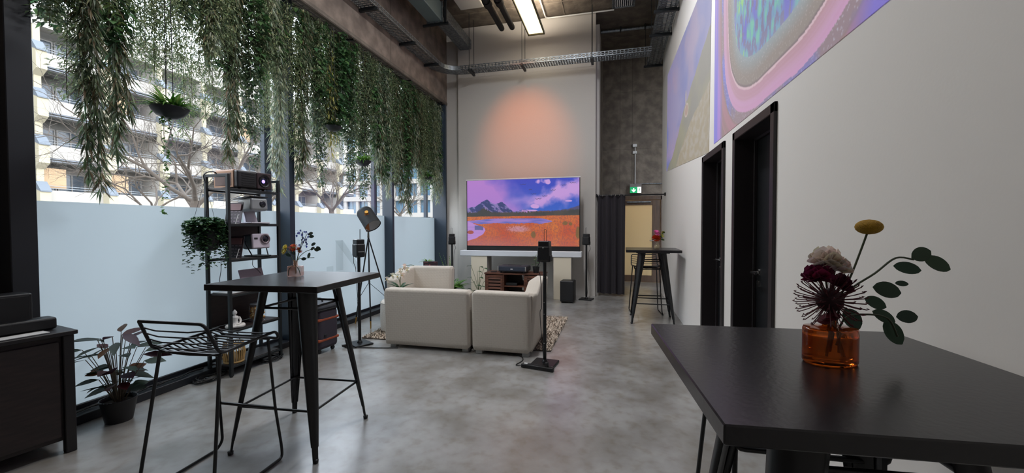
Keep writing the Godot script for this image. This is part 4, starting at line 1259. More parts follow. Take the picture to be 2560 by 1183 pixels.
func shelf_corner() -> void:
	var steel := mat("shelf steel", "23282a", 0.5, 0.3)
	var x0 := -3.755
	var x1 := -3.5
	var d0 := 3.1
	var d1 := 3.69
	var t := thing("shelf_unit", "tall narrow dark shelf unit with steel posts before the window", "shelf", P(0, 0, 0))
	for x in [x0, x1]:
		for d in [d0, d1]: part("post", bb(Sh.new(), x - 0.014, x + 0.014, 0.01, 1.915, d - 0.014, d + 0.014, 0.002), steel, t)
	for x in [x0, x1]:
		for d in [d0, d1]: part("foot", Sh.new().lathe([Vector2(0, 0), Vector2(0.013, 0), Vector2(0.015, 0.012)], P(x, 0, d), 10), mats["black plastic"], t)
	for d in [d0, d1]: part("top_rail", bb(Sh.new(), x0, x1, 1.888, 1.915, d - 0.013, d + 0.013, 0.002), steel, t)
	for y in [0.095, 0.43, 0.765, 1.1, 1.435, 1.77]:
		part("shelf_board", bb(Sh.new(), x0 + 0.002, x1 - 0.002, y, y + 0.016, d0 + 0.005, d1 - 0.005, 0.002), mats["dark wood"], t)
		for x in [x0, x1]: part("rail", bb(Sh.new(), x - 0.01, x + 0.01, y - 0.012, y + 0.01, d0, d1, 0.002), steel, t)
	for q in [[0.446, 0.765], [1.25, 1.435]]: part("back_panel", bb(Sh.new(), x0 - 0.008, x0 + 0.002, q[0], q[1], d0 + 0.01, d1 - 0.01, 0.001), mats["dark wood"], t)
	# big projector on the top
	t = thing("projector", "large boxy bronze-trimmed projector with a glowing violet lens on top of the shelf", "projector", P(-3.655, 1.786, 3.42), -6.0)
	part("case", Sh.new().rbox(S(0, 0.1, 0), S(0.3, 0.17, 0.36), 0.02), mat("case black", "17161a", 0.4), t)
	part("side_frame", Sh.new().box(S(-0.03, 0.1, 0.182), S(0.27, 0.165, 0.012), 0.006), mat("bronze", "8a6c58", 0.4, 0.5), t, "bronze side frame")
	part("side_cloth", Sh.new().box(S(-0.035, 0.097, 0.187), S(0.225, 0.125, 0.008), 0.004), mat("side cloth", "54433d", 0.8), t)
	part("top_cover", Sh.new().rbox(S(-0.03, 0.186, 0.03), S(0.25, 0.014, 0.29), 0.006), mat("bronze"), t)
	part("front_plate", Sh.new().rbox(S(0.15, 0.1, -0.1), S(0.02, 0.165, 0.16), 0.012), mat("front brown", "332427", 0.4), t)
	for k in 6: part("vent_slat", Sh.new().box(S(0.151, 0.045 + 0.022 * k, 0.07), S(0.006, 0.008, 0.13), 0.001), mats["black matt"], t)
	part("lens_ring", Sh.new().lathe([Vector2(0.062, -0.01), Vector2(0.066, 0.006), Vector2(0.056, 0.01), Vector2(0.05, 0.002)], S(0.158, 0.1, -0.1), 28, Basis(Vector3.BACK, -PI / 2)), mats["black plastic"], t)
	part("lens", Sh.new().lathe([Vector2(0.052, -0.002), Vector2(0.035, 0.008), Vector2(0, 0.012)], S(0.158, 0.1, -0.1), 24, Basis(Vector3.BACK, -PI / 2)), mat("lens dark", "10121e", 0.08), t)
	var hot := mat("lens light", "8f7bff", 0.4)
	hot.emission_enabled = true
	hot.emission = hexc("8a78ff")
	hot.emission_energy_multiplier = 2.5
	part("lens_light", Sh.new().lathe([Vector2(0.02, 0.008), Vector2(0.012, 0.013), Vector2(0, 0.014)], S(0.158, 0.095, -0.085), 16, Basis(Vector3.BACK, -PI / 2)), hot, t, "violet glow in the lens")
	for x in [-0.1, 0.1]:
		for z in [-0.13, 0.13]: part("foot", Sh.new().lathe([Vector2(0, 0), Vector2(0.014, 0), Vector2(0.016, 0.018), Vector2(0, 0.02)], S(x, 0, z), 10), mats["black plastic"], t)
	# tilting grey projector with its stand
	t = thing("projector", "pale grey tilting projector on a curved stand, second shelf from the top", "projector", P(-3.6, 1.451, 3.47), -8.0)
	var pg := mat("projector grey", "b9b4bd", 0.45)
	part("stand_base", Sh.new().rbox(S(0.02, 0.008, 0.0), S(0.19, 0.015, 0.2), 0.007), pg, t)
	part("stand_arm", Sh.new().grid([[S(-0.06, 0.01, 0.06), S(-0.06, 0.01, -0.06), S(-0.01, 0.01, -0.06), S(-0.01, 0.01, 0.06)], [S(-0.075, 0.1, 0.055), S(-0.075, 0.1, -0.055), S(-0.045, 0.1, -0.055), S(-0.045, 0.1, 0.055)], [S(-0.1, 0.2, 0.07), S(-0.1, 0.2, -0.07), S(-0.06, 0.2, -0.07), S(-0.06, 0.2, 0.07)]]), pg, t)
	var hb := Basis(Vector3.BACK, 0.09)
	part("head", Sh.new().rbox(S(0.0, 0.19, 0), S(0.2, 0.13, 0.19), 0.025, hb), mat("projector silver", "8d9092", 0.35, 0.3), t)
	part("top_plate", Sh.new().rbox(S(-0.03, 0.262, 0), S(0.25, 0.012, 0.2), 0.005, hb), mat("case black"), t)
	part("lens", Sh.new().lathe([Vector2(0.036, -0.004), Vector2(0.03, 0.008), Vector2(0.02, 0.004), Vector2(0, 0.01)], S(0.1, 0.2, -0.03), 20, Basis(Vector3.BACK, -PI / 2 + 0.09)), mat("lens dark"), t)
	# round projector on a gimbal
	t = thing("projector", "small white rounded projector with one big dark lens on a bent stand, third shelf", "projector", P(-3.6, 1.116, 3.5), -10.0)
	var wp := mat("projector white", "c9bec9", 0.45)
	part("stand_base", Sh.new().rbox(S(0.02, 0.006, 0.0), S(0.2, 0.012, 0.16), 0.005), mat("shelf steel"), t)
	for k in [-1, 1]: part("stand_leg", Sh.new().tube(fillet([S(0.06, 0.012, 0.085 * k), S(-0.01, 0.13, 0.105 * k), S(-0.02, 0.16, 0.1 * k)], 0.02), 0.006, 8), mat("shelf steel"), t)
	hb = Basis(Vector3.BACK, 0.1)
	part("case", Sh.new().rbox(S(-0.02, 0.15, 0), S(0.17, 0.15, 0.185), 0.03, hb), mat("case slate", "4b545a", 0.5), t)
	part("face", Sh.new().rbox(S(0.066, 0.158, 0), S(0.03, 0.152, 0.187), 0.014, hb), wp, t)
	part("lens_ring", Sh.new().lathe([Vector2(0.05, -0.004), Vector2(0.05, 0.012), Vector2(0.036, 0.014), Vector2(0.034, 0.004)], S(0.08, 0.178, -0.04), 26, hb * Basis(Vector3.BACK, -PI / 2)), mat("ring mauve", "8d7f88", 0.4, 0.3), t)
	part("lens", Sh.new().lathe([Vector2(0.036, 0.004), Vector2(0.02, 0.009), Vector2(0, 0.011)], S(0.08, 0.178, -0.04), 20, hb * Basis(Vector3.BACK, -PI / 2)), mat("lens dark"), t)
	part("sensor_window", Sh.new().box(S(0.079, 0.185, 0.055), S(0.006, 0.018, 0.036), 0.002, hb), mats["black plastic"], t)
	# printed boards
	for q in [[1.451, "dark printed display board with rows of lettering behind the pale grey projector"], [1.116, "dark printed display board with a reddish picture behind the small white projector"]]:
		var b := thing("display_board", q[1], "board", P(-3.62, q[0], 3.27), 2.0, "printed boards on the shelf")
		var tilt := Basis(Vector3.RIGHT, -0.2)
		part("board", Sh.new().box(S(0, 0.105, 0), S(0.19, 0.21, 0.005), 0.001, tilt), mat("board brown", "382a30", 0.5), b)
		part("picture", Sh.new().box(S(0.0, 0.163, 0.0035) + S(0, 0, 0), S(0.17, 0.065, 0.002), 0.0, tilt), mat("board red", "7d5656", 0.5), b)
		for r in 4:
			for k in 4: part("lettering", Sh.new().box(tilt * S(-0.065 + 0.043 * k, 0.012 - 0.032 * r, 0.0035) + S(0, 0.105, 0), S(R(0.018, 0.036), 0.007, 0.001), 0.0, tilt), mat("board print", "93808a", 0.5), b)
		part("stand_wire", Sh.new().tube([S(0.1, 0.0, 0.05), S(0.075, 0.0, 0.06), S(0.085, 0.09, 0.035)], 0.003, 6), mats["white plastic"], b)
	# leaning panel and cables
	t = thing("display_board", "mauve panel leaning on the fourth shelf, half hidden by the left bar table", "board", P(-3.61, 0.781, 3.46), 4.0)
	part("panel", Sh.new().box(S(0, 0.105, 0), S(0.012, 0.21, 0.3), 0.003, Basis(Vector3.BACK, 0.28)), mat("mauve panel", "8f828c", 0.5), t)
	part("slot", Sh.new().box(S(0.01, 0.075, 0.0), S(0.008, 0.035, 0.11), 0.002, Basis(Vector3.BACK, 0.28)), mat("board brown"), t)
	t = thing("paper", "white sheet lying on the near end of the fourth shelf", "paper", P(-3.63, 0.782, 3.23))
	part("sheet", Sh.new().box(S(0, 0.004, 0), S(0.22, 0.006, 0.2), 0.001), mats["white plastic"], t)
	for q in [[[S(0, 1.1, 0.0), S(0.01, 1.0, 0.01), S(-0.02, 0.9, 0), S(0.0, 0.8, 0)], P(-3.69, 0, 3.18), "thin grey cable hanging below the third shelf by the near posts"], [[S(0, 1.1, 0), S(-0.01, 1.02, 0), S(0.02, 0.97, -0.03), S(0.03, 0.93, -0.06)], P(-3.64, 0, 3.5), "thin grey cable hanging below the small white projector"]]:
		t = thing("cable", q[2], "cable", q[1])
		part("cord", Sh.new().tube(curve(q[0], 5), 0.003, 5), mat("dark rail"), t)
	# statue
	t = thing("statue", "small white figurine seated cross-legged on the fifth shelf", "figurine", P(-3.56, 0.446, 3.2), 60.0)
	var s := Sh.new()
	s.lathe([Vector2(0, 0), Vector2(0.05, 0.0), Vector2(0.054, 0.012), Vector2(0.04, 0.03), Vector2(0.03, 0.045), Vector2(0.026, 0.07), Vector2(0.034, 0.095), Vector2(0.03, 0.108), Vector2(0.012, 0.115), Vector2(0.01, 0.122), Vector2(0.018, 0.13), Vector2(0.021, 0.142), Vector2(0.018, 0.156), Vector2(0.009, 0.162), Vector2(0.008, 0.17), Vector2(0, 0.174)], Vector3.ZERO, 20)
	for k in [-1, 1]:
		s.tube(curve([S(0.02 * k, 0.02, -0.01), S(0.066 * k, 0.02, 0.02), S(0.03 * k, 0.018, 0.055), S(-0.02 * k, 0.02, 0.05)], 5), [0.02, 0.02, 0.02, 0.02, 0.02, 0.02, 0.019, 0.018, 0.017, 0.016, 0.015, 0.014, 0.013, 0.012, 0.012, 0.01], 10)
		s.tube(curve([S(0.034 * k, 0.1, 0), S(0.046 * k, 0.066, 0.008), S(0.032 * k, 0.04, 0.036), S(0.008 * k, 0.036, 0.045)], 5), [0.011, 0.0105, 0.01, 0.01, 0.01, 0.0095, 0.009, 0.009, 0.0085, 0.008, 0.008, 0.0075, 0.007, 0.007, 0.007, 0.006], 8)
	part("figure", s, mats["ceramic white"], t)
	# jar of popcorn
	t = thing("jar", "glass storage jar full of golden popcorn on the fifth shelf", "jar", P(-3.6, 0.446, 3.5))
	s = Sh.new()
	var seen := 0
	for i in 150:
		var a := R(0, TAU)
		var rr := sqrt(R(0.35, 1.0)) * 0.062
		s.col = leafcol(["c99a55", "dcb877", "b07c3c"][i % 3], 0.15)
		s.lathe([Vector2(0, -0.011), Vector2(0.01, -0.005), Vector2(0.0115, 0.003), Vector2(0.006, 0.01), Vector2(0, 0.011)], S(cos(a) * rr, R(0.015, 0.14), sin(a) * rr), 6)
		seen += 1
	var pop := mat("popcorn", "ffffff", 0.8)
	pop.vertex_color_use_as_albedo = true
	stuff(part("popcorn", s, pop, t))
	part("glass", Sh.new().lathe([Vector2(0, 0.002), Vector2(0.074, 0.002), Vector2(0.076, 0.01), Vector2(0.076, 0.15), Vector2(0.066, 0.165), Vector2(0.066, 0.175)], Vector3.ZERO, 28), mats["clear glass"], t)
	part("lid", Sh.new().lathe([Vector2(0.067, 0.172), Vector2(0.07, 0.178), Vector2(0.06, 0.186), Vector2(0, 0.188)], Vector3.ZERO, 24), mat("jar lid", "a9b0b4", 0.15, 0.3), t)
	part("clasp", Sh.new().tube([S(0.07, 0.12, 0.0), S(0.082, 0.15, 0), S(0.072, 0.18, 0)], 0.003, 6), mats["chrome"], t)
	# lantern on the lowest shelf
	t = thing("lantern", "round bamboo lantern with a loop handle on the lowest shelf", "lantern", P(-3.58, 0.111, 3.2))
	for i in 26:
		var a := TAU * i / 26
		part("slat", Sh.new().tube([S(cos(a) * 0.08, 0.012, sin(a) * 0.08), S(cos(a) * 0.095, 0.1, sin(a) * 0.095), S(cos(a) * 0.08, 0.19, sin(a) * 0.08)], 0.0055, 5), mat("bamboo", "b5935c", 0.6), t)
	for y in [0.01, 0.19]: part("hoop", Sh.new().lathe([Vector2(0.076, y - 0.008), Vector2(0.087, y - 0.008), Vector2(0.087, y + 0.008), Vector2(0.076, y + 0.008), Vector2(0.076, y - 0.008)], Vector3.ZERO, 24), mat("bamboo"), t)
	part("handle", Sh.new().tube(curve([S(-0.08, 0.19, 0), S(-0.06, 0.27, 0), S(0, 0.3, 0), S(0.06, 0.27, 0), S(0.08, 0.19, 0)], 5), 0.004, 6), mats["black steel"], t)
	part("candle", Sh.new().lathe([Vector2(0, 0.005), Vector2(0.03, 0.005), Vector2(0.03, 0.09), Vector2(0, 0.092)], Vector3.ZERO, 16), mat("wax", "cdbd9c", 0.6), t)
	# cable coils under and behind
	rng.seed = 80
	for q in [[-3.55, 3.6, "tangle of black cables on the floor under the far end of the shelf unit"], [-3.66, 3.02, "tangle of black cables on the floor before the near posts of the shelf unit"]]:
		t = thing("cable_coil", q[2], "cable", P(q[0], 0, q[1]))
		for k in 4:
			var pts := []
			var w := R(0.05, 0.11)
			for i in 14:
				var a := TAU * i / 7.0 + k
				pts.append(S(cos(a) * w * R(0.8, 1.2), 0.01 + R(0.0, 0.03), sin(a) * w * 1.5 * R(0.8, 1.2)))
			part("loop", Sh.new().tube(curve(pts, 3), 0.005, 5), mats["cable"], t)
		part("plug", Sh.new().rbox(S(0.05, 0.022, 0.06), S(0.05, 0.035, 0.03), 0.008), mats["cable"], t)
	t = thing("cable", "bundle of black cables along the window sill from the cabinet to the shelf", "cable", P(-3.775, 0.072, 0))
	for k in 3:
		var pts := []
		for i in 12: pts.append(S(R(-0.025, 0.03) , 0.006 + 0.004 * k, -(1.95 + 0.1 * i)))
		part("cord", Sh.new().tube(curve(pts, 3), 0.0055, 5), mats["cable"], t)
	# hanging planter on the near end
	t = thing("hanging_planter", "black pot of dense dark trailing leaves hung by wires from the shelf's top rail", "planter", P(-3.635, 1.2, 2.99))
	part("pot", Sh.new().lathe([Vector2(0, 0), Vector2(0.07, 0.0), Vector2(0.09, 0.02), Vector2(0.112, 0.21), Vector2(0.116, 0.22), Vector2(0.106, 0.22), Vector2(0.1, 0.18)], Vector3.ZERO, 28), mats["black plastic"], t)
	part("soil", soil(0.102, 0.19), mats["soil"], t)
	part("hook", Sh.new().tube(curve([S(0, 0.64, 0.0), S(0, 0.69, 0.01), S(0, 0.725, -0.03), S(0, 0.735, -0.09), S(0, 0.715, -0.12)], 5), 0.006, 6), mats["black steel"], t)
	for i in 3:
		var a := TAU * i / 3 + 0.5
		part("wire", Sh.new().tube([S(cos(a) * 0.11, 0.215, sin(a) * 0.11), S(0, 0.65, 0)], 0.002, 4), mats["black steel"], t)
	s = Sh.new()
	for i in 110:
		var a := R(0, TAU)
		var rr := R(0.03, 0.09)
		var hang := R(0.1, 0.42) if i > 50 else R(0.02, 0.12)
		if i > 100: hang = R(0.4, 0.5)
		var p := S(cos(a) * 0.08, 0.24, sin(a) * 0.08)
		for k in int(10 + hang * 55):
			var f := k / (10 + hang * 55)
			var q := S(cos(a) * (0.07 + rr * minf(1, f * 3.0)), 0.25 + R(0.0, 0.06) * (1 - f) - hang * f * f, sin(a) * (0.07 + rr * minf(1, f * 3.0)))
			var b := R(0, TAU)
			s.col = leafcol("2e4a2f" if rng.randf() < 0.8 else "4a6a3c")
			s.sliver(q, S(cos(b), R(-0.6, 0.4), sin(b)).normalized(), S(-sin(b), 0, cos(b)), 0.036, 0.03, 0.2)
	stuff(part("trailing_leaves", s, mats["leaf"], t))

func ball(s: Sh, at: Vector3, r: float, sy := 1.0, sides := 14, b := Basis()) -> Sh:
	var prof := []
	for i in 9: prof.append(Vector2(sin(PI * i / 8.0) * r, -cos(PI * i / 8.0) * r * sy))
	return s.lathe(prof, at, sides, b)

func rose(t: Node3D, called: String, at: Vector3, r: float, hexs: Array, up := Vector3.UP) -> void:
	var s := Sh.new()
	var x := up.cross(Vector3(0.3, 0.1, 1)).normalized()
	var z := x.cross(up).normalized()
	for ring in 4:
		var many := 3 + ring * 2
		for i in many:
			var a := TAU * i / many + ring * 0.7
			var e := 0.25 + ring * 0.25
			var out := x * cos(a) + z * sin(a)
			s.col = leafcol(hexs[rng.randi() % hexs.size()], 0.08)
			s.blade(at - up * r * 0.55 + out * r * 0.12 * ring, (up + out * e).normalized(), r * (1.35 - 0.04 * ring), r * 1.5, -0.25 if ring < 2 else 0.05, 6, -0.4, 0.6, 0.0, true)
	part(called, s, mats["petal"], t)

func daisy(t: Node3D, called: String, at: Vector3, r: float, hexs: Array, face: Vector3, centre: String) -> void:
	var s := Sh.new()
	var x := face.cross(Vector3.UP).normalized()
	var y := x.cross(face).normalized()
	for ring in 2:
		for i in 16:
			var a := TAU * (i + ring * 0.5) / 16
			s.col = leafcol(hexs[i % hexs.size()], 0.1)
			s.blade(at, ((x * cos(a) + y * sin(a)) + face * (0.2 + 0.35 * ring)).normalized(), r * (1.0 - 0.2 * ring), r * 0.3, 0.05, 4, 0.2, 0.6)
	var f := part(called, s, mats["petal"], t)
	part("flower_centre", ball(Sh.new(), at + face * r * 0.12, r * 0.25, 0.6), mat("centre " + centre, centre, 0.8), f)

func round_leaf(t: Node3D, at: Vector3, dir: Vector3, len: float, wid: float, hex: String, roll := 0.0) -> void:
	var s := Sh.new()
	s.col = leafcol(hex, 0.12)
	s.blade(at, dir.normalized(), len, wid, 0.05, 9, 0.08, 0.5, roll, true)
	part("leaf", s, mats["leaf"], t)

func tables() -> void:
	var tb := bar_table("square black bar table standing left of centre with the wire stool tucked to it", P(-2.05, 0, 2.35), 4.6)
	dup(tb, P(0.53, 0, 1.176), 4.5, "large black bar table top in the right foreground against the white wall")
	dup(tb, P(0.545, 0, 6.47), -1.0, "far black bar table against the white wall near the curtain")
	var st := stool("black wire bar stool in the left foreground with its low back to the viewer", P(-2.19, 0, 1.86), 3.0)
	dup(st, P(0.5, 0, 7.0), 184.0, "black wire bar stool mostly hidden behind the far bar table")
	dup(st, P(0.56, 0, 1.61), 182.0, "black wire bar stool under the foreground table, only its thin legs showing")
	# foreground vase
	var amber := mat("amber glass", "e05a12", 0.05)
	amber.refraction_enabled = true
	amber.refraction_scale = 0.05
	amber.albedo_color = Color(1.0, 0.5, 0.16, 0.06)
	var t := thing("vase", "squat oval amber glass vase on the foreground table", "vase", P(0.527, 1.0755, 1.19), 13.95)
	part("body", Sh.new().lathe([Vector2(0, 0.0), Vector2(0.06, 0.0), Vector2(0.0635, 0.006), Vector2(0.0635, 0.084), Vector2(0.061, 0.09), Vector2(0.02, 0.093), Vector2(0.016, 0.097), Vector2(0.016, 0.118), Vector2(0.018, 0.121)], Vector3.ZERO, 36, Basis(), 1.0, 0.72), amber, t)
	part("water", Sh.new().lathe([Vector2(0, 0.012), Vector2(0.055, 0.012), Vector2(0.058, 0.02), Vector2(0.058, 0.066), Vector2(0, 0.066)], Vector3.ZERO, 28, Basis(), 1.0, 0.72), mat("amber water", "a03c0c", 0.05), t)
	mats["amber water"].transparency = BaseMaterial3D.TRANSPARENCY_ALPHA
	mats["amber water"].albedo_color = Color(0.5, 0.13, 0.02, 0.35)
	t = thing("flower_bunch", "bunch with dark red pincushion flower, white roses and yellow ball in the amber vase", "flowers", P(0.527, 1.0755, 1.19), 13.95)
	var gs := mat("stem dark", "3d4630", 0.6)
	for q in [[S(-0.012, 0.02, 0.0), S(-0.005, 0.16, 0.01)], [S(0.012, 0.025, 0.01), S(0.0, 0.12, 0), S(-0.01, 0.24, -0.01)], [S(0.0, 0.03, -0.01), S(0.004, 0.12, 0), S(0.015, 0.23, -0.01)], [S(-0.02, 0.03, 0.01), S(-0.002, 0.11, 0), S(-0.03, 0.21, 0.0)], [S(0.02, 0.02, 0), S(0.006, 0.12, 0.0), S(0.05, 0.22, 0), S(0.09, 0.33, 0)], [S(0.01, 0.03, 0), S(0.01, 0.12, 0.01), S(0.035, 0.18, 0.01), S(0.1, 0.225, 0.01), S(0.16, 0.262, 0.0), S(0.205, 0.258, 0)], [S(0.0, 0.05, 0.01), S(0.02, 0.115, 0.02), S(0.07, 0.125, 0.02), S(0.125, 0.115, 0.02), S(0.15, 0.07, 0.02)]]:
		part("stem", Sh.new().tube(curve(q, 5), 0.0024, 6), gs, t)
	var yb := mat("yellow ball", "b58a1e", 0.85)
	yb.heightmap_enabled = true
	yb.heightmap_texture = noise_tex(0.16, 71, [], [], 256, 2)
	yb.heightmap_scale = 0.5
	tri_map(yb, 12.0, false)
	part("ball_flower", ball(Sh.new(), S(0.092, 0.34, 0), 0.0285, 0.66, 24), yb, t, "yellow ball flower")
	rose(t, "rose", S(-0.012, 0.262, 0.0), 0.028, ["efe6da", "e8dccd"], S(-0.1, 1, 0.35).normalized())
	rose(t, "rose", S(0.018, 0.243, 0.005), 0.022, ["efe3d8", "e4d0c4"], S(0.3, 1, 0.4).normalized())
	rose(t, "magenta_bloom", S(-0.034, 0.222, 0.0), 0.026, ["8d2a5a", "752048"], S(-0.4, 0.9, 0.3).normalized())
	rose(t, "magenta_bloom", S(0.026, 0.2, 0.0), 0.022, ["4a1628", "5a1a34"], S(0.5, 0.8, 0.3).normalized())
	var s := Sh.new()
	var wine := mat("wine red", "52101c", 0.6)
	ball(s, S(-0.008, 0.158, 0.006), 0.03, 1.0, 16)
	part("pincushion_core", s, mat("wine dark", "2c0a14", 0.8), t)
	s = Sh.new()
	for i in 110:
		var z := 1.0 - 1.9 * (i + 0.5) / 110
		var a := i * 2.39996
		var d := S(cos(a) * sqrt(1 - z * z), z, sin(a) * sqrt(1 - z * z))
		var c := S(-0.008, 0.158, 0.006)
		var up := (d + S(0, 0.45, 0)).normalized()
		s.tube([c + d * 0.028, c + d * 0.052, c + d * 0.068 + up * 0.004, c + d * 0.066 + up * 0.011, c + d * 0.06 + up * 0.0125], [0.0012, 0.0011, 0.0012, 0.0016, 0.0012], 4, false)
	stuff(part("pincushion_styles", s, wine, t))
	rose(t, "wine_bract", S(-0.004, 0.115, 0.004), 0.02, ["57121f", "6e1a2c"], S(0.2, -0.6, 0.5).normalized())
	for q in [[0.195, 0.262, 0.045, 0.28, 0.052, 0.036], [0.225, 0.262, 0.06, -0.13, 0.062, 0.036], [0.15, 0.243, 0.045, -0.03, 0.058, 0.03], [0.1, 0.19, 0.06, -0.05, 0.062, 0.04], [0.155, 0.2, 0.04, 0.0, 0.028, 0.014], [0.08, 0.162, 0.05, -0.1, 0.05, 0.03], [0.1, 0.13, 0.06, -0.14, 0.055, 0.03], [0.16, 0.115, 0.045, 0.03, 0.045, 0.032], [0.13, 0.105, 0.035, -0.5, 0.065, 0.042], [0.03, 0.135, 0.035, -0.25, 0.055, 0.042]]:
		var d := S(q[2], q[2] * 0 + q[3] * 0.06 / 0.3, 0.012)
		if q[3] == -0.5: d = S(0.035, -0.05, 0.01)
		if q[3] == 0.28: d = S(0.05, 0.022, 0.0)
		round_leaf(t, S(q[0], q[1], 0.005), d, q[4], q[5], "263a2a", PI * 0.42)
	# middle vase
	var pink := mat("pink glass", "f0c8b4", 0.05)
	pink.transparency = BaseMaterial3D.TRANSPARENCY_ALPHA
	pink.albedo_color = Color(0.93, 0.7, 0.6, 0.4)
	t = thing("vase", "square pale pink glass bottle vase on the left bar table", "vase", P(-2.14, 1.0755, 2.4), 13.95 + 8)
	part("body", Sh.new().rbox(S(0, 0.037, 0), S(0.093, 0.074, 0.06), 0.008), pink, t)
	part("neck", Sh.new().lathe([Vector2(0.016, 0.07), Vector2(0.0145, 0.08), Vector2(0.0145, 0.105), Vector2(0.018, 0.11)], Vector3.ZERO, 20), pink, t)
	part("bow", Sh.new().tube(curve([S(-0.005, 0.078, 0.02), S(-0.03, 0.055, 0.033), S(-0.034, 0.01, 0.033)], 4), 0.0025, 5).tube(curve([S(0.005, 0.078, 0.02), S(0.03, 0.055, 0.033), S(0.042, 0.015, 0.033)], 4), 0.0025, 5), mat("stem dark"), t)
	t = thing("flower_bunch", "bunch of yellow and orange daisies with blue sprigs in the pink bottle vase", "flowers", P(-2.14, 1.0755, 2.4), 13.95)
	for q in [[S(0, 0.02, 0), S(-0.01, 0.1, 0), S(-0.06, 0.185, 0)], [S(0.005, 0.02, 0), S(0.0, 0.1, 0), S(-0.005, 0.19, 0)], [S(-0.005, 0.02, 0), S(0.006, 0.1, 0), S(0.05, 0.26, 0), S(0.05, 0.31, 0)], [S(0, 0.03, 0), S(0.01, 0.11, 0), S(0.04, 0.2, 0), S(0.08, 0.29, 0)], [S(0, 0.03, 0.0), S(0.012, 0.11, 0), S(0.06, 0.165, 0), S(0.12, 0.19, 0), S(0.15, 0.195, 0)], [S(0, 0.03, 0), S(0.01, 0.11, 0), S(0.06, 0.125, 0), S(0.13, 0.13, 0)]]:
		part("stem", Sh.new().tube(curve(q, 5), 0.0022, 5), mat("stem green"), t)
	daisy(t, "yellow_flower", S(-0.064, 0.188, 0.01), 0.04, ["d9cf6a", "c9bb4c"], S(-0.6, 0.3, 0.7).normalized(), "b0a03c")
	daisy(t, "orange_flower", S(-0.006, 0.196, 0.01), 0.042, ["d05a1e", "b8481a"], S(0.15, 0.75, 0.6).normalized(), "5a6a2e")
	daisy(t, "orange_flower", S(0.02, 0.18, -0.01), 0.03, ["c0501c", "a83f18"], S(0.6, 0.6, 0.3).normalized(), "5a6a2e")
	for q in [[0.03, 0.21], [0.045, 0.245], [0.05, 0.275], [0.056, 0.3], [0.075, 0.245], [0.085, 0.265], [0.02, 0.29], [0.07, 0.215], [0.035, 0.31], [0.085, 0.3]]:
		s = Sh.new()
		for i in 5:
			var a := TAU * i / 5
			s.col = leafcol("3f4f9c" if rng.randf() < 0.6 else "6a7cc0")
			s.blade(S(q[0], q[1], R(-0.02, 0.02)), S(cos(a), sin(a), 0.4).normalized(), 0.019, 0.013, 0.1, 3, 0.2, 0.5)
		part("blue_floret", s, mats["petal"], t)
	for q in [[0.105, 0.185, 0.03, 0.3], [0.13, 0.19, 0.04, -0.2], [0.145, 0.205, 0.05, -0.6], [0.1, 0.165, -0.01, -0.9], [0.11, 0.215, 0.05, 0.5], [0.04, 0.12, 0.05, 0.1], [0.09, 0.29, 0.06, 0.4], [0.095, 0.275, 0.06, 0.1], [0.0, 0.15, -0.03, 0.6], [-0.03, 0.14, -0.05, 0.5]]:
		round_leaf(t, S(q[0], q[1], 0.0), S(q[2], q[3] * 0.05, 0.01), 0.04, 0.024, "344238", PI * 0.4)
	# far vase
	var clear: StandardMaterial3D = mats["clear glass"]
	t = thing("vase", "small clear glass bud vase on the far bar table", "vase", P(0.61, 1.0755, 6.4), 0.0)
	part("body", Sh.new().lathe([Vector2(0, 0.002), Vector2(0.03, 0.002), Vector2(0.042, 0.02), Vector2(0.04, 0.05), Vector2(0.02, 0.08), Vector2(0.017, 0.11), Vector2(0.02, 0.116)], Vector3.ZERO, 24), mat("smoke glass", "b9a988", 0.08), t)
	mats["smoke glass"].transparency = BaseMaterial3D.TRANSPARENCY_ALPHA
	mats["smoke glass"].albedo_color = Color(0.75, 0.68, 0.52, 0.4)
	t = thing("flower_bunch", "bunch of pink, orange and pale yellow flowers in the far bud vase", "flowers", P(0.61, 1.0755, 6.4), 13.95)
	for q in [[0.0, 0.23], [-0.015, 0.17], [0.07, 0.2], [0.04, 0.14]]: part("stem", Sh.new().tube([S(0, 0.02, 0), S(0, 0.11, 0), S(q[0], q[1], 0)], 0.003, 5), mat("stem green"), t)
	daisy(t, "pink_flower", S(-0.005, 0.235, 0.0), 0.07, ["c9488c", "d7629e"], S(0.1, 0.8, 0.6).normalized(), "a03a6a")
	rose(t, "orange_rose", S(-0.012, 0.165, 0.02), 0.045, ["c8401e", "d8562a"], S(0, 0.5, 0.9).normalized())
	daisy(t, "yellow_flower", S(0.075, 0.2, 0.0), 0.045, ["cfc870", "b9c05a"], S(0.4, 0.6, 0.6).normalized(), "8a9a40")
	rose(t, "bud", S(0.09, 0.245, 0), 0.02, ["4a5a2a", "c8c070"], Vector3.UP)
	for q in [[0.03, 0.17, 0.05, 0.3], [0.05, 0.15, 0.05, -0.3], [0.06, 0.23, 0.05, 0.6]]: round_leaf(t, S(q[0], q[1], 0), S(q[2], q[3] * 0.05, 0.02), 0.06, 0.03, "4c6238", PI * 0.4)

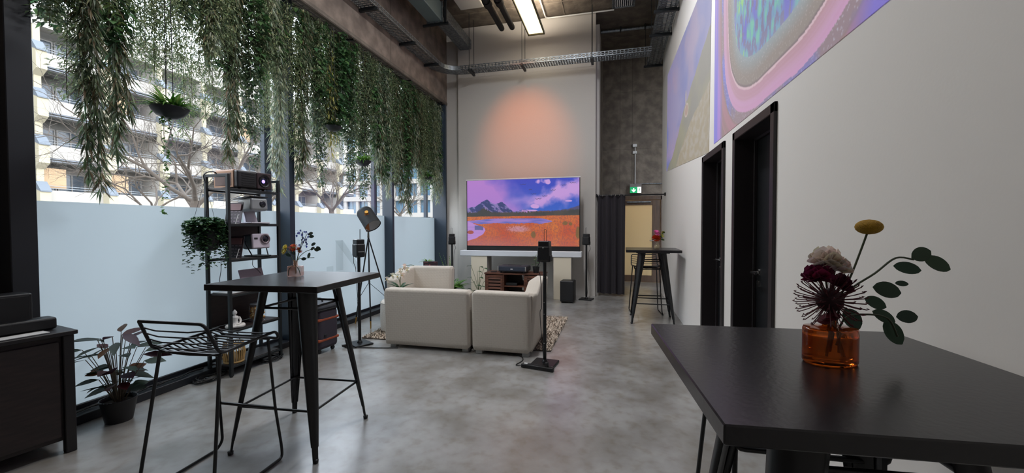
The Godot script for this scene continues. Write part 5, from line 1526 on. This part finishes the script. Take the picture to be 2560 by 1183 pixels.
func left_front() -> void:
	# dark cabinet whose front looks into the room
	var t := thing("sideboard", "low black sideboard at the left edge of the picture with square legs", "cabinet", P(-3.33, 0, 1.835), -11.0)
	var w := mat("black wood", "141113", 0.5)
	part("top", Sh.new().box(S(-0.165, 0.757, 0.38), S(0.37, 0.026, 0.82), 0.003), w, t)
	part("body", Sh.new().box(S(-0.17, 0.41, 0.38), S(0.3, 0.66, 0.74), 0.004), mats["dark wood"], t)
	for x in [-0.015, -0.3]:
		for z in [0.0, 0.74]: part("leg", Sh.new().box(S(x, 0.372, z + 0.01), S(0.05, 0.744, 0.05), 0.004), w, t)
	for k in 1:
		var dr := part("door", Sh.new().box(S(-0.008, 0.41, 0.38), S(0.02, 0.6, 0.66), 0.004), mats["dark wood"], t)
		part("knob", Sh.new().lathe([Vector2(0.006, 0), Vector2(0.006, 0.015), Vector2(0.013, 0.02), Vector2(0, 0.026)], S(0.002, 0.45, 0.66), 10, Basis(Vector3.BACK, -PI / 2)), mats["dark rail"], dr)
	t = thing("soundbar", "long black soundbar lying along the top of the black sideboard", "speaker", P(-3.5, 0.7715, 1.86), -11.0)
	part("case", Sh.new().rbox(S(0, 0.04, 0.38), S(0.11, 0.076, 0.74), 0.016), mats["black plastic"], t)
	part("front_cloth", Sh.new().box(S(0.054, 0.04, 0.38), S(0.008, 0.056, 0.7), 0.002), mats["black matt"], t)
	t = thing("speaker_box", "black cube-shaped speaker standing behind the soundbar on the sideboard", "speaker", P(-3.6, 0.7715, 1.78), -11.0)
	part("case", Sh.new().rbox(S(0, 0.12, 0.1), S(0.16, 0.24, 0.2), 0.012), mats["black plastic"], t)
	part("front_cloth", Sh.new().box(S(0.08, 0.12, 0.1), S(0.006, 0.21, 0.17), 0.002), mats["black matt"], t)
	t = thing("paper", "white sheet lying on the sideboard in front of the soundbar", "paper", P(-3.385, 0.7715, 1.79), -11.0)
	part("sheet", Sh.new().box(S(0, 0.003, 0.32), S(0.085, 0.005, 0.58), 0.001, Y(3)), mats["white plastic"], t)
	# potted plant with long leaves
	rng.seed = 91
	t = thing("potted_plant", "bushy plant with long dark red-backed leaves in a black pot by the window sill", "plant", P(-3.53, 0, 2.21))
	part("pot", pot(Sh.new(), 0.108, 0.165, 0.72), mats["black plastic"], t)
	part("soil", soil(0.095, 0.14), mats["soil"], t)
	for i in 58:
		var low := i > 26
		var a := i * 2.4 + R(-0.2, 0.2)
		var r := R(0.05, 0.2) if not low else R(0.03, 0.11)
		var y := R(0.42, 0.64) if not low else R(0.2, 0.42)
		if i < 4: r = [0.06, 0.1, 0.03, 0.12][i]; y = [0.64, 0.61, 0.62, 0.57][i]
		var p := S(cos(a) * r, y, sin(a) * r)
		part("stalk", Sh.new().tube(curve([S(cos(a) * 0.02, 0.13, sin(a) * 0.02), S(cos(a) * r * 0.4, y * 0.6, sin(a) * r * 0.4), p], 4), 0.0025, 5), mat("stalk", "5a5040", 0.6), t)
		var s := Sh.new()
		s.col = leafcol("2a3a30" if rng.randf() < 0.62 else ["4d2024", "5a3a20", "3b2230"][rng.randi() % 3], 0.2)
		s.blade(p, S(cos(a), R(-0.25, 0.3), sin(a)).normalized(), R(0.15, 0.2) if not low else R(0.1, 0.15), R(0.055, 0.075) if not low else R(0.07, 0.09), R(0.0, 0.25), 6, 0.15, 0.42, R(-0.5, 0.5))
		part("leaf", s, mats["leaf"], t)

func corridor() -> void:
	# brown glazed door in the far wall
	var dw: StandardMaterial3D = mats["door wood"]
	var s := Sh.new()
	bb(s, -0.0, 0.09, 0.0, 2.16, 10.8, 10.95, 0.003); bb(s, 1.11, 1.2, 0.0, 2.16, 10.8, 10.95, 0.003); bb(s, 0.0, 1.2, 2.07, 2.16, 10.8, 10.95, 0.003)
	var dr := struct("door_3", s, dw)
	s = Sh.new()
	bb(s, 0.1, 0.25, 0.01, 2.06, 10.82, 10.88, 0.003); bb(s, 0.92, 1.1, 0.01, 2.06, 10.82, 10.88, 0.003); bb(s, 0.24, 0.93, 1.94, 2.06, 10.82, 10.88, 0.003); bb(s, 0.24, 0.93, 0.01, 0.17, 10.82, 10.88, 0.003)
	struct("door_leaf", s, dw, dr)
	var fr := mat("frosted amber", "d8c090", 0.5)
	fr.backlight_enabled = true
	fr.backlight = Color(1, 1, 1)
	struct("door_pane", bb(Sh.new(), 0.24, 0.93, 0.16, 1.95, 10.845, 10.853), fr, dr)
	struct("door_closer", bb(Sh.new(), 0.3, 0.88, 2.0, 2.03, 10.77, 10.82, 0.004), mats["galvanised"], dr)
	struct("door_handle", Sh.new().tube(fillet([P(0.96, 1.05, 10.82), P(0.96, 1.05, 10.76), P(0.85, 1.05, 10.76)], 0.02), 0.011, 8), mats["chrome"], dr)
	s = Sh.new()  # the lit hallway behind it
	bb(s, -0.6, 1.9, -0.1, 0.0, 11.0, 13.6); bb(s, -0.6, 1.9, 2.6, 2.7, 11.0, 13.6); bb(s, -0.6, -0.5, 0.0, 2.6, 11.0, 13.6); bb(s, 1.8, 1.9, 0.0, 2.6, 11.0, 13.6); bb(s, -0.5, 1.8, 0.0, 2.6, 13.5, 13.6)
	bb(s, -0.55, 0.0, 0.0, 2.6, 11.08, 11.12); bb(s, 1.2, 1.85, 0.0, 2.6, 11.08, 11.12); bb(s, -0.5, 1.85, 2.1, 2.6, 11.08, 11.12)
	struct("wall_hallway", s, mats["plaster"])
	var hl := thing("ceiling_light", "hallway ceiling lamp behind the frosted brown door", "ceiling light", P(0.6, 2.54, 12.0))
	part("lamp_housing", Sh.new().lathe([Vector2(0.15, 0.06), Vector2(0.15, 0.0), Vector2(0.14, 0.0)], Vector3.ZERO, 20), mats["white plastic"], hl)
	part("diffuser", Sh.new().lathe([Vector2(0.14, 0.002), Vector2(0.09, -0.02), Vector2(0, -0.03)], Vector3.ZERO, 20), mats["lamp diffuser"], hl)
	var om := OmniLight3D.new()
	om.name = "lamp_light"
	om.light_color = hexc("ffd089")
	om.light_energy = 0.3
	om.light_size = 0.1
	om.omni_range = 12.0
	om.omni_attenuation = 2.0
	om.shadow_enabled = true
	hl.add_child(om)
	om.position = S(0, -0.12, 0)
	# curtain on its rod
	var t := thing("curtain_rod", "black curtain rod across the corridor from the white wall to the right wall", "rod")
	part("rod", Sh.new().tube([P(-0.355, 2.03, 8.5), P(0.955, 2.03, 8.5)], 0.013, 10), mats["black steel"], t)
	for x in [-0.345, 0.95]: part("end_bracket", bb(Sh.new(), x - 0.012, x + 0.012, 2.0, 2.06, 8.44, 8.53, 0.003), mats["black steel"], t)
	t = thing("curtain", "dark aubergine curtain gathered at the left of the corridor opening", "curtain")
	var rows := []
	for i in 9:
		var f := i / 8.0
		var row := []
		for j in 57:
			var u := j / 56.0
			var w := 0.035 + 0.03 * f
			row.append(P(lerpf(-0.335, 0.212 - 0.004 * f, u) + sin(u * 31.0) * 0.012 * f, lerpf(2.045, 0.06 + 0.016 * sin(u * 23.0) - 0.02 * u, f), 8.52 - sin(u * 23.0 + 0.6 * sin(u * 9.0)) * w))
		rows.append(row)
	part("cloth", Sh.new().grid(rows, false, false), mats["curtain"], t)
	for k in 7: part("ring", Sh.new().lathe([Vector2(0.018, -0.004), Vector2(0.021, 0.0), Vector2(0.018, 0.004)], P(-0.31 + 0.082 * k, 2.03, 8.5), 12, Basis(Vector3.BACK, PI / 2)), mats["chrome"], t)
	# exit sign and conduit on the concrete
	t = thing("exit_sign", "green illuminated emergency exit sign with a white down arrow above the brown door", "sign", P(0.51, 2.31, 10.74))
	part("housing", Sh.new().rbox(S(0, 0.04, -0.02), S(0.29, 0.24, 0.05), 0.008), mat("sign housing", "7c7471", 0.5), t)
	var gm := mat("sign green", "0b9a5a", 0.5)
	gm.emission_enabled = true
	gm.emission = hexc("0aa565")
	gm.emission_energy_multiplier = 0.55
	var wm := mat("sign white", "ffffff", 0.5)
	wm.emission_enabled = true
	wm.emission = hexc("f2fff0")
	wm.emission_energy_multiplier = 1.1
	part("green_panel", Sh.new().box(S(-0.045, 0.0, 0.008), S(0.175, 0.15, 0.006), 0.001), gm, t)
	part("white_panel", Sh.new().box(S(0.088, 0.0, 0.008), S(0.088, 0.15, 0.006), 0.001), wm, t)
	part("arrow", Sh.new().prism(PackedVector2Array([Vector2(-0.012, 0.05), Vector2(0.012, 0.05), Vector2(0.012, 0.0), Vector2(0.048, 0.018), Vector2(0.048, -0.008), Vector2(0.0, -0.055), Vector2(-0.048, -0.008), Vector2(-0.048, 0.018), Vector2(-0.012, 0.0)]), 0.003, Transform3D(Basis(), S(-0.045, 0.0, 0.011))), wm, t)
	s = Sh.new()
	s.box(S(0.09, 0.012, 0.013), S(0.016, 0.045, 0.003), 0.0, Basis(Vector3.BACK, -0.3)).box(S(0.105, 0.02, 0.013), S(0.03, 0.009, 0.003), 0.0, Basis(Vector3.BACK, 0.5)).box(S(0.072, 0.022, 0.013), S(0.026, 0.009, 0.003), 0.0, Basis(Vector3.BACK, -0.7))
	s.box(S(0.1, -0.028, 0.013), S(0.01, 0.045, 0.003), 0.0, Basis(Vector3.BACK, 0.5)).box(S(0.072, -0.026, 0.013), S(0.01, 0.045, 0.003), 0.0, Basis(Vector3.BACK, -0.9))
	s.tube([S(0.1, 0.046, 0.0115), S(0.1, 0.046, 0.0145)], 0.009, 12)
	part("running_figure", s, gm, t)
	t = thing("conduit", "thin pale vertical conduit with two small boxes above the exit sign", "conduit")
	part("pipe", Sh.new().tube([P(0.5, 2.47, 10.84), P(0.5, 3.4, 10.84)], 0.012, 8), mats["white plastic"], t)
	for y in [3.26, 3.43]: part("junction_box", bb(Sh.new(), 0.44, 0.54, y - 0.035, y + 0.035, 10.8, 10.86, 0.006), mats["white plastic"], t)
	t = thing("conduit", "thin horizontal conduit on the concrete above the brown door, right of the exit sign", "conduit")
	part("pipe", Sh.new().tube([P(0.62, 2.47, 10.84), P(1.9, 2.47, 10.84)], 0.011, 8), mats["galvanised"], t)

func projections() -> void:
	var n1 := nz(21, 0.02, 4)
	var n2 := nz(22, 0.05, 4)
	var wall_col := hexc("807d78")
	# the big abstract picture: nested soft bands round a speckled blue-green middle
	var f := func(u: float, v: float) -> Color:
		var d := lerpf(4.505, 0.9, u)
		var y := lerpf(5.1, 2.235, v)
		var w := n1.get_noise_2d(d * 40, y * 40)
		var px := absf(d - 2.9) / 1.15
		var py := absf(y - 3.7) / 1.32
		var rho := pow(pow(px, 3.5) + pow(py, 3.5), 1.0 / 3.5) + 0.018 * w
		var g := n2.get_noise_2d(d * 210, y * 90)
		var h := n2.get_noise_2d(d * 80 + 500, y * 30)
		var c: Color
		if rho < 0.82:
			c = hexc("3b6fd0").lerp(hexc("46c0a8"), clampf(0.45 + g * 1.6, 0, 1)).lerp(hexc("3a3ad0"), clampf(h * 2.2, 0, 1))
			if g < -0.18: c = hexc("56508c")
			if g > 0.3 and px > 0.55: c = hexc("7ed06a")
			c = c.lerp(hexc("9bb0c8"), clampf((rho - 0.7) * 3.0, 0, 0.4))
		elif rho < 0.955:
			c = hexc("86a4b4").lerp(hexc("847873"), clampf((rho - 0.8) * 9.0, 0, 1))
			if n2.get_noise_2d(d * 900, y * 900) > 0.4: c = c.lerp(hexc("d8c8d0"), 0.5)
		elif rho < 0.966: c = hexc("6a5660")
		elif rho < 0.98: c = hexc("dcb8c6")
		elif rho < 1.095:
			var k := (rho - 0.98) / 0.115
			c = hexc("b98598").lerp(hexc("cf93c6"), clampf(k * 1.3 + 0.5 * n1.get_noise_2d(rho * 900, d * 14), 0, 1))
			c = c.lerp(hexc("d3abd6"), clampf(0.5 * n1.get_noise_2d(rho * 2200, 90 + y * 6), 0, 1))
		elif rho < 1.16:
			c = hexc("8a7080").lerp(hexc("5a62d8"), clampf(0.2 + 2.0 * n1.get_noise_2d(d * 70 + 90, y * 70), 0, 1))
			if n2.get_noise_2d(d * 800, y * 800) > 0.36: c = c.lerp(hexc("d0d8f0"), 0.6)
		else:
			c = hexc("87686c").lerp(hexc("a86e84"), clampf(0.5 + 1.4 * n1.get_noise_2d(rho * 700, y * 10), 0, 1))
			if d < 2.1: c = c.lerp(hexc("6c5cd8"), clampf((2.1 - d) * 5.0 - (y - 2.235) * 2.0, 0, 1))
		var left := clampf((d - 4.16 - 0.05 * w - 0.1 * (y - 2.2)) / 0.12, 0, 1)  # violet edge
		c = c.lerp(hexc("6a63e2").lerp(hexc("a474dc"), clampf(0.5 + 2.2 * n1.get_noise_2d(d * 420, y * 12), 0, 1)), left)
		return c
	var tex := painted(520, 400, f)
	var t := thing("projected_light_picture", "large abstract pink and blue picture projected on the white wall above the doors", "projection")
	var s := Sh.new()
	s.quad(P(0.962, 5.1, 4.505), P(0.962, 5.1, 0.9), P(0.962, 2.235, 0.9), P(0.962, 2.235, 4.505), P(5, 3, 3), true)
	part("light_picture", s, lit_picture("projection one", tex, 0.52, "85827e"), t)  # glowing sheet on the wall, the projected light painted into its texture
	var f2 := func(u: float, v: float) -> Color:
		var w := n1.get_noise_2d(u * 130, v * 100)
		var w2 := n1.get_noise_2d(u * 60 + 300, v * 60)
		var c := hexc("a49ad0").lerp(hexc("8f90d8"), clampf(u * 0.9, 0, 1))
		c = c.lerp(hexc("5d72d0"), clampf(1.8 * w2 + 1.6 * (v - 0.35) * (1.2 - u), 0, 1))
		c = c.lerp(hexc("b89cc8"), clampf(1.6 * w, 0, 0.7))
		if v > 0.82 and u < 0.35: c = c.lerp(hexc("b29ad2"), clampf(0.4 + 2.0 * w, 0, 1))
		var hill := 1.02 - 0.62 * u + 0.05 * w - 0.12 * clampf((u - 0.2) * 3.0, 0, 1) + 0.1 * u * u
		if v > hill - 0.06 * u:
			c = hexc("86877f").lerp(hexc("9a9878"), clampf(0.4 + 1.8 * w, 0, 1))
			if v > hill + 0.22: c = hexc("a99a78").lerp(hexc("b8b0a0"), clampf(0.4 + 2.0 * n2.get_noise_2d(u * 300, v * 300), 0, 1))
		var e := pow((u - 0.6) / 0.045, 2) + pow((v - 0.6) / 0.05, 2)
		if e < 1.0: c = hexc("b89484") if e < 0.6 else hexc("d9c9c0")
		if pow((u - 0.585) / 0.012, 2) + pow((v - 0.5) / 0.05, 2) < 1.0: c = hexc("d0bcb4")
		return c
	tex = painted(260, 200, f2)
	t = thing("projected_light_picture", "smaller picture of blue sky over a hillside projected on the right wall", "projection")
	s = Sh.new()
	s.quad(P(0.962, 4.25, 8.3), P(0.962, 4.11, 4.66), P(0.962, 2.19, 4.73), P(0.962, 2.455, 8.37), P(5, 3, 3), true)
	part("light_picture", s, lit_picture("projection two", tex, 0.38, "85827e"), t)  # again a self-lit sheet: the projector light is put into its colours

func garland(kind: String, at: Vector3, bottom: float, label: String, group: String, k := 1.0) -> void:
	var spec: Dictionary = {"w": ["willow_garland", 0.1, 0.015, 260, ["55654a", "68785a", "485840", "6b6048"], 0.09], "p": ["willow_garland", 0.085, 0.013, 330, ["9aa693", "b0b9a4", "808f78", "a2a588"], 0.11], "f": ["fern_garland", 0.036, 0.008, 1000, ["788a66", "8f9e7a", "647556", "9aa37c"], 0.12], "r": ["leaf_garland", 0.036, 0.026, 300, ["435442", "53644c", "687858"], 0.075], "y": ["willow_garland", 0.08, 0.011, 130, ["a09a50", "b4ae60", "858648"], 0.1], "i": ["ivy_garland", 0.065, 0.06, 190, ["42663e", "527648", "3a583a"], 0.11]}
	var q: Array = spec[kind]
	var t := thing(q[0], label, "hanging plant", at, 0.0, group)
	var len := at.y - bottom
	var st := Sh.new()
	var s := Sh.new()
	var vines := 3
	var sway := R(0, TAU)
	for vn in vines:
		var a0 := TAU * vn / vines + sway
		var off := S(cos(a0), 0, sin(a0)) * 0.035
		var l := len * (1.0 if vn == 0 else R(0.82, 0.97))
		var pts := []
		for i in 7:
			var f := i / 6.0
			pts.append(off * (0.3 + f) + S(sin(f * 5.0 + sway) * 0.03, -l * f, cos(f * 4.0 + sway) * 0.03))
		st.tube(pts, 0.0022, 3, false)
		var many := int(q[3] * l * k / vines * 1.35)
		for i in many:
			var f := pow(R(0, 1), 0.9)
			var g := f * 6.0
			var p: Vector3 = pts[mini(int(g), 5)].lerp(pts[mini(int(g) + 1, 6)], g - int(g))
			var a := R(0, TAU)
			var out := S(cos(a), 0, sin(a))
			var full := sin(PI * clampf(f * 0.86 + 0.12, 0, 1)) * 0.5 + 0.5
			s.col = leafcol(q[4][rng.randi() % q[4].size()], 0.3)
			var size: float = q[1] * R(0.7, 1.2)
			match kind:
				"f":
					var b: Vector3 = p + out * R(0.0, 1.0) * q[5] * full + Vector3.DOWN * R(0, 0.03)
					s.sliver(b, (out * R(0.3, 1.0) + S(R(-0.6, 0.6), R(-1.0, 0.2), R(-0.6, 0.6))).normalized(), S(-out.z, R(-0.4, 0.4), out.x).normalized(), size, q[2] * 1.3, 0.2)
				"r", "i":
					var b: Vector3 = p + out * R(0.2, 1.0) * q[5] * full
					s.sliver(b, (out + S(0, R(-1.2, -0.1), 0)).normalized(), S(-out.z, 0, out.x), size, q[2] * R(0.8, 1.2), 0.2)
				_:
					s.sliver(p + out * R(0, 0.5) * q[5] * full, (out * R(0.25, 0.8) + S(0, R(-1.1, -0.5), 0)).normalized(), S(-out.z, 0, out.x), size, q[2], 0.15)
	part("stem", st, mat("vine stem", "4a4a30", 0.7), t)
	stuff(part("foliage", s, mats["leaf"], t))

func bowl(label: String, at: Vector3, r: float, wires: float, hexs: Array, trail: float) -> void:
	var t := thing("hanging_planter", label, "planter", at)
	part("bowl", Sh.new().lathe([Vector2(0, -r * 0.62), Vector2(r * 0.35, -r * 0.58), Vector2(r * 0.7, -r * 0.38), Vector2(r * 0.93, -r * 0.1), Vector2(r, 0.05 * r), Vector2(r, 0.1 * r), Vector2(r * 0.95, 0.1 * r), Vector2(r * 0.88, -0.08 * r)], Vector3.ZERO, 32), mat("bowl slate", "1d2328", 0.5), t)
	part("soil", soil(r * 0.92, 0.0), mats["soil"], t)
	for k in 2:
		var x := -0.3 * r if k == 0 else 0.3 * r
		part("wire", Sh.new().tube([S(x, -0.02, 0.0), S(x * 0.6, wires, 0.0)], 0.0028, 5), mats["black steel"], t)
	var s := Sh.new()
	clump(s, S(0, 0.0, 0), 56, r * 2.3, 0.02, hexs, 1.5, 0.5)
	clump(s, S(r * 0.5, 0.0, 0), 26, r * 1.8, 0.018, hexs, 1.4, 0.5)
	clump(s, S(-r * 0.5, 0.0, 0), 26, r * 1.8, 0.018, hexs, 1.4, 0.5)
	stuff(part("leaves", s, mats["leaf"], t))
	if trail > 0:
		s = Sh.new()
		for vn in 3:
			var x := R(-0.2, 0.3) * r
			var z := R(-0.5, 0.5) * r
			var l := trail * (1.0 if vn == 0 else R(0.3, 0.6))
			for i in int(l * 75):
				var f := R(0, 1)
				var a := R(0, TAU)
				s.col = leafcol("4f7a38" if rng.randf() < 0.7 else "6f9448")
				s.sliver(S(x + sin(f * 6) * 0.02, -l * f, z + cos(f * 5) * 0.02), S(cos(a), R(-0.7, 0.3), sin(a)).normalized(), S(-sin(a), 0, cos(a)), 0.028, 0.022, 0.2)
		stuff(part("trailing_vines", s, mats["leaf"], t))

func greenery() -> void:
	rng.seed = 555
	# the wire rack the plants hang from
	var t := thing("plant_rack", "black wire mesh rack along the top of the windows carrying the hanging plants", "rack")
	var s := Sh.new()
	for x in [-3.82, -3.76, -3.7, -3.64]: s.tube([P(x, 4.06, 1.8), P(x, 4.06, 8.44)], 0.004, 4)
	for i in 66: s.tube([P(-3.84, 4.065, 1.85 + 0.1 * i), P(-3.62, 4.065, 1.85 + 0.1 * i)], 0.003, 4)
	stuff(part("mesh", s, mats["black steel"], t))
	for d in [1.9, 3.6, 5.2, 6.9, 8.3]: part("rail", bb(Sh.new(), -3.86, -3.6, 4.07, 4.09, d, d + 0.03, 0.002), mats["black steel"], t)
	# the long ones that show singly
	var long := [[2.19, 1.68, "w", "dark willow-leaved garland hanging lowest at the left, ending above the sideboard plant"], [2.38, 1.97, "w", "dark willow-leaved garland just left of the hanging black bowl"], [3.34, 2.08, "w", "willow-leaved garland hanging above the near end of the shelf unit"], [3.54, 2.04, "r", "round-leaved garland ending right above the big projector"], [3.91, 1.81, "p", "long pale willow garland hanging in front of the dark window post by the shelf"], [4.26, 1.99, "w", "willow garland just right of the window post by the shelf"], [4.57, 1.94, "r", "small-leaved dark garland in the left half of the middle pane"], [4.81, 2.32, "y", "yellowish thin garland in the middle pane"], [5.18, 1.91, "r", "small-leaved dark garland just left of the small hanging bowl"], [5.55, 1.83, "r", "thin garland hanging just under the small hanging bowl above the floor lamp"], [5.91, 2.23, "p", "pale willow garland above the floor lamp head"], [6.14, 1.92, "p", "long pale willow garland right of the floor lamp"], [6.60, 1.89, "w", "willow garland in front of the third window post"], [6.92, 1.69, "w", "lowest willow garland in the last pane"], [7.31, 2.39, "w", "shorter willow garland in the last pane"], [7.56, 2.10, "f", "feathery garland in the last pane beside the tiny black pot"], [8.02, 1.97, "p", "long pale willow garland second from the white wall"], [8.30, 1.92, "p", "long pale willow garland nearest the white wall"], [4.93, 2.68, "i", "bright green ivy strand in the middle pane"]]
	for q in long: garland(q[2], P(-3.68 + R(-0.03, 0.03), 4.05, q[0]), q[1], q[3], "long garlands hanging before the windows", 1.7)
	for q in [[2.13, 2.33], [2.65, 2.59], [2.50, 2.66], [2.91, 2.20], [3.11, 2.42], [3.70, 2.44], [4.07, 2.25], [5.33, 2.57], [5.76, 2.52]]:
		garland("f", P(-3.7 + R(-0.05, 0.05), 4.05, q[0]), q[1], "feathery pale green garland thinning out before the windows", "feathery garlands", 1.0)
	# the thick curtain of shorter ones above
	var kinds := ["f", "w", "p", "r", "f", "i"]
	var words := {"f": "feathery green garland in the thick upper plant curtain", "w": "dark willow garland in the thick upper plant curtain", "p": "pale willow garland in the thick upper plant curtain", "r": "small-leaved garland in the thick upper plant curtain", "i": "broad-leaved ivy garland in the thick upper plant curtain"}
	for i in 126:
		var d := 1.75 + 6.6 * (i + R(0, 0.9)) / 126.0
		var k: String = kinds[i % 6]
		var low := R(2.7, 3.35)
		if d > 4.4: low = R(2.45, 3.3)
		if d > 5.9: low = R(2.1, 3.0)
		if d > 2.38 and d < 2.85:
			if i % 2: continue
			k = "f"
		var where: String = " above the first pane" if d < 3.1 else (" above the shelf unit" if d < 4.2 else (" above the middle pane" if d < 5.4 else (" above the floor lamp" if d < 6.45 else " above the last pane")))
		garland(k, P(R(-3.84, -3.64), 4.05, d), low, words[k] + where, words[k] + where, 1.15)
	# bowls and baskets
	bowl("slate black half-round bowl of spider plant hanging alone before the left window", P(-3.2, 2.29, 2.375), 0.118, 1.74, ["5f8f3f", "8fb060", "4a7a34"], 0.8)
	bowl("small slate bowl of spider plant hanging in the middle pane above the floor lamp", P(-3.62, 2.382, 5.425), 0.115, 1.66, ["7fae55", "9cc070", "5a8a3c"], 0.0)
	bowl("tiny black bowl half hidden by garlands near the white wall", P(-3.62, 2.4, 7.61), 0.085, 1.64, ["4a7a34", "5f8f3f"], 0.0)
	bowl("dark basket of ferns high at the top left of the windows", P(-3.3, 3.0, 1.86), 0.13, 1.03, ["3c5530", "4f6a3c"], 0.0)
	bowl("dark pot lost in the garlands left of the ivy strand", P(-3.62, 2.74, 4.77), 0.1, 1.3, ["34482c", "3f5a34"], 0.0)
	t = thing("fern", "arching ladder fern hanging from the dark basket at the top left", "plant", P(-3.3, 3.0, 1.86))
	s = Sh.new()
	for i in 34:
		var a := R(0, TAU)
		frond(s, S(0, 0.02, 0), S(cos(a), R(0.1, 0.7), sin(a)).normalized(), R(0.35, 0.5), 0.055, R(0.6, 1.2), ["4a5d2f", "5f7340", "38492a"], 22)
	stuff(part("fronds", s, mats["leaf"], t))
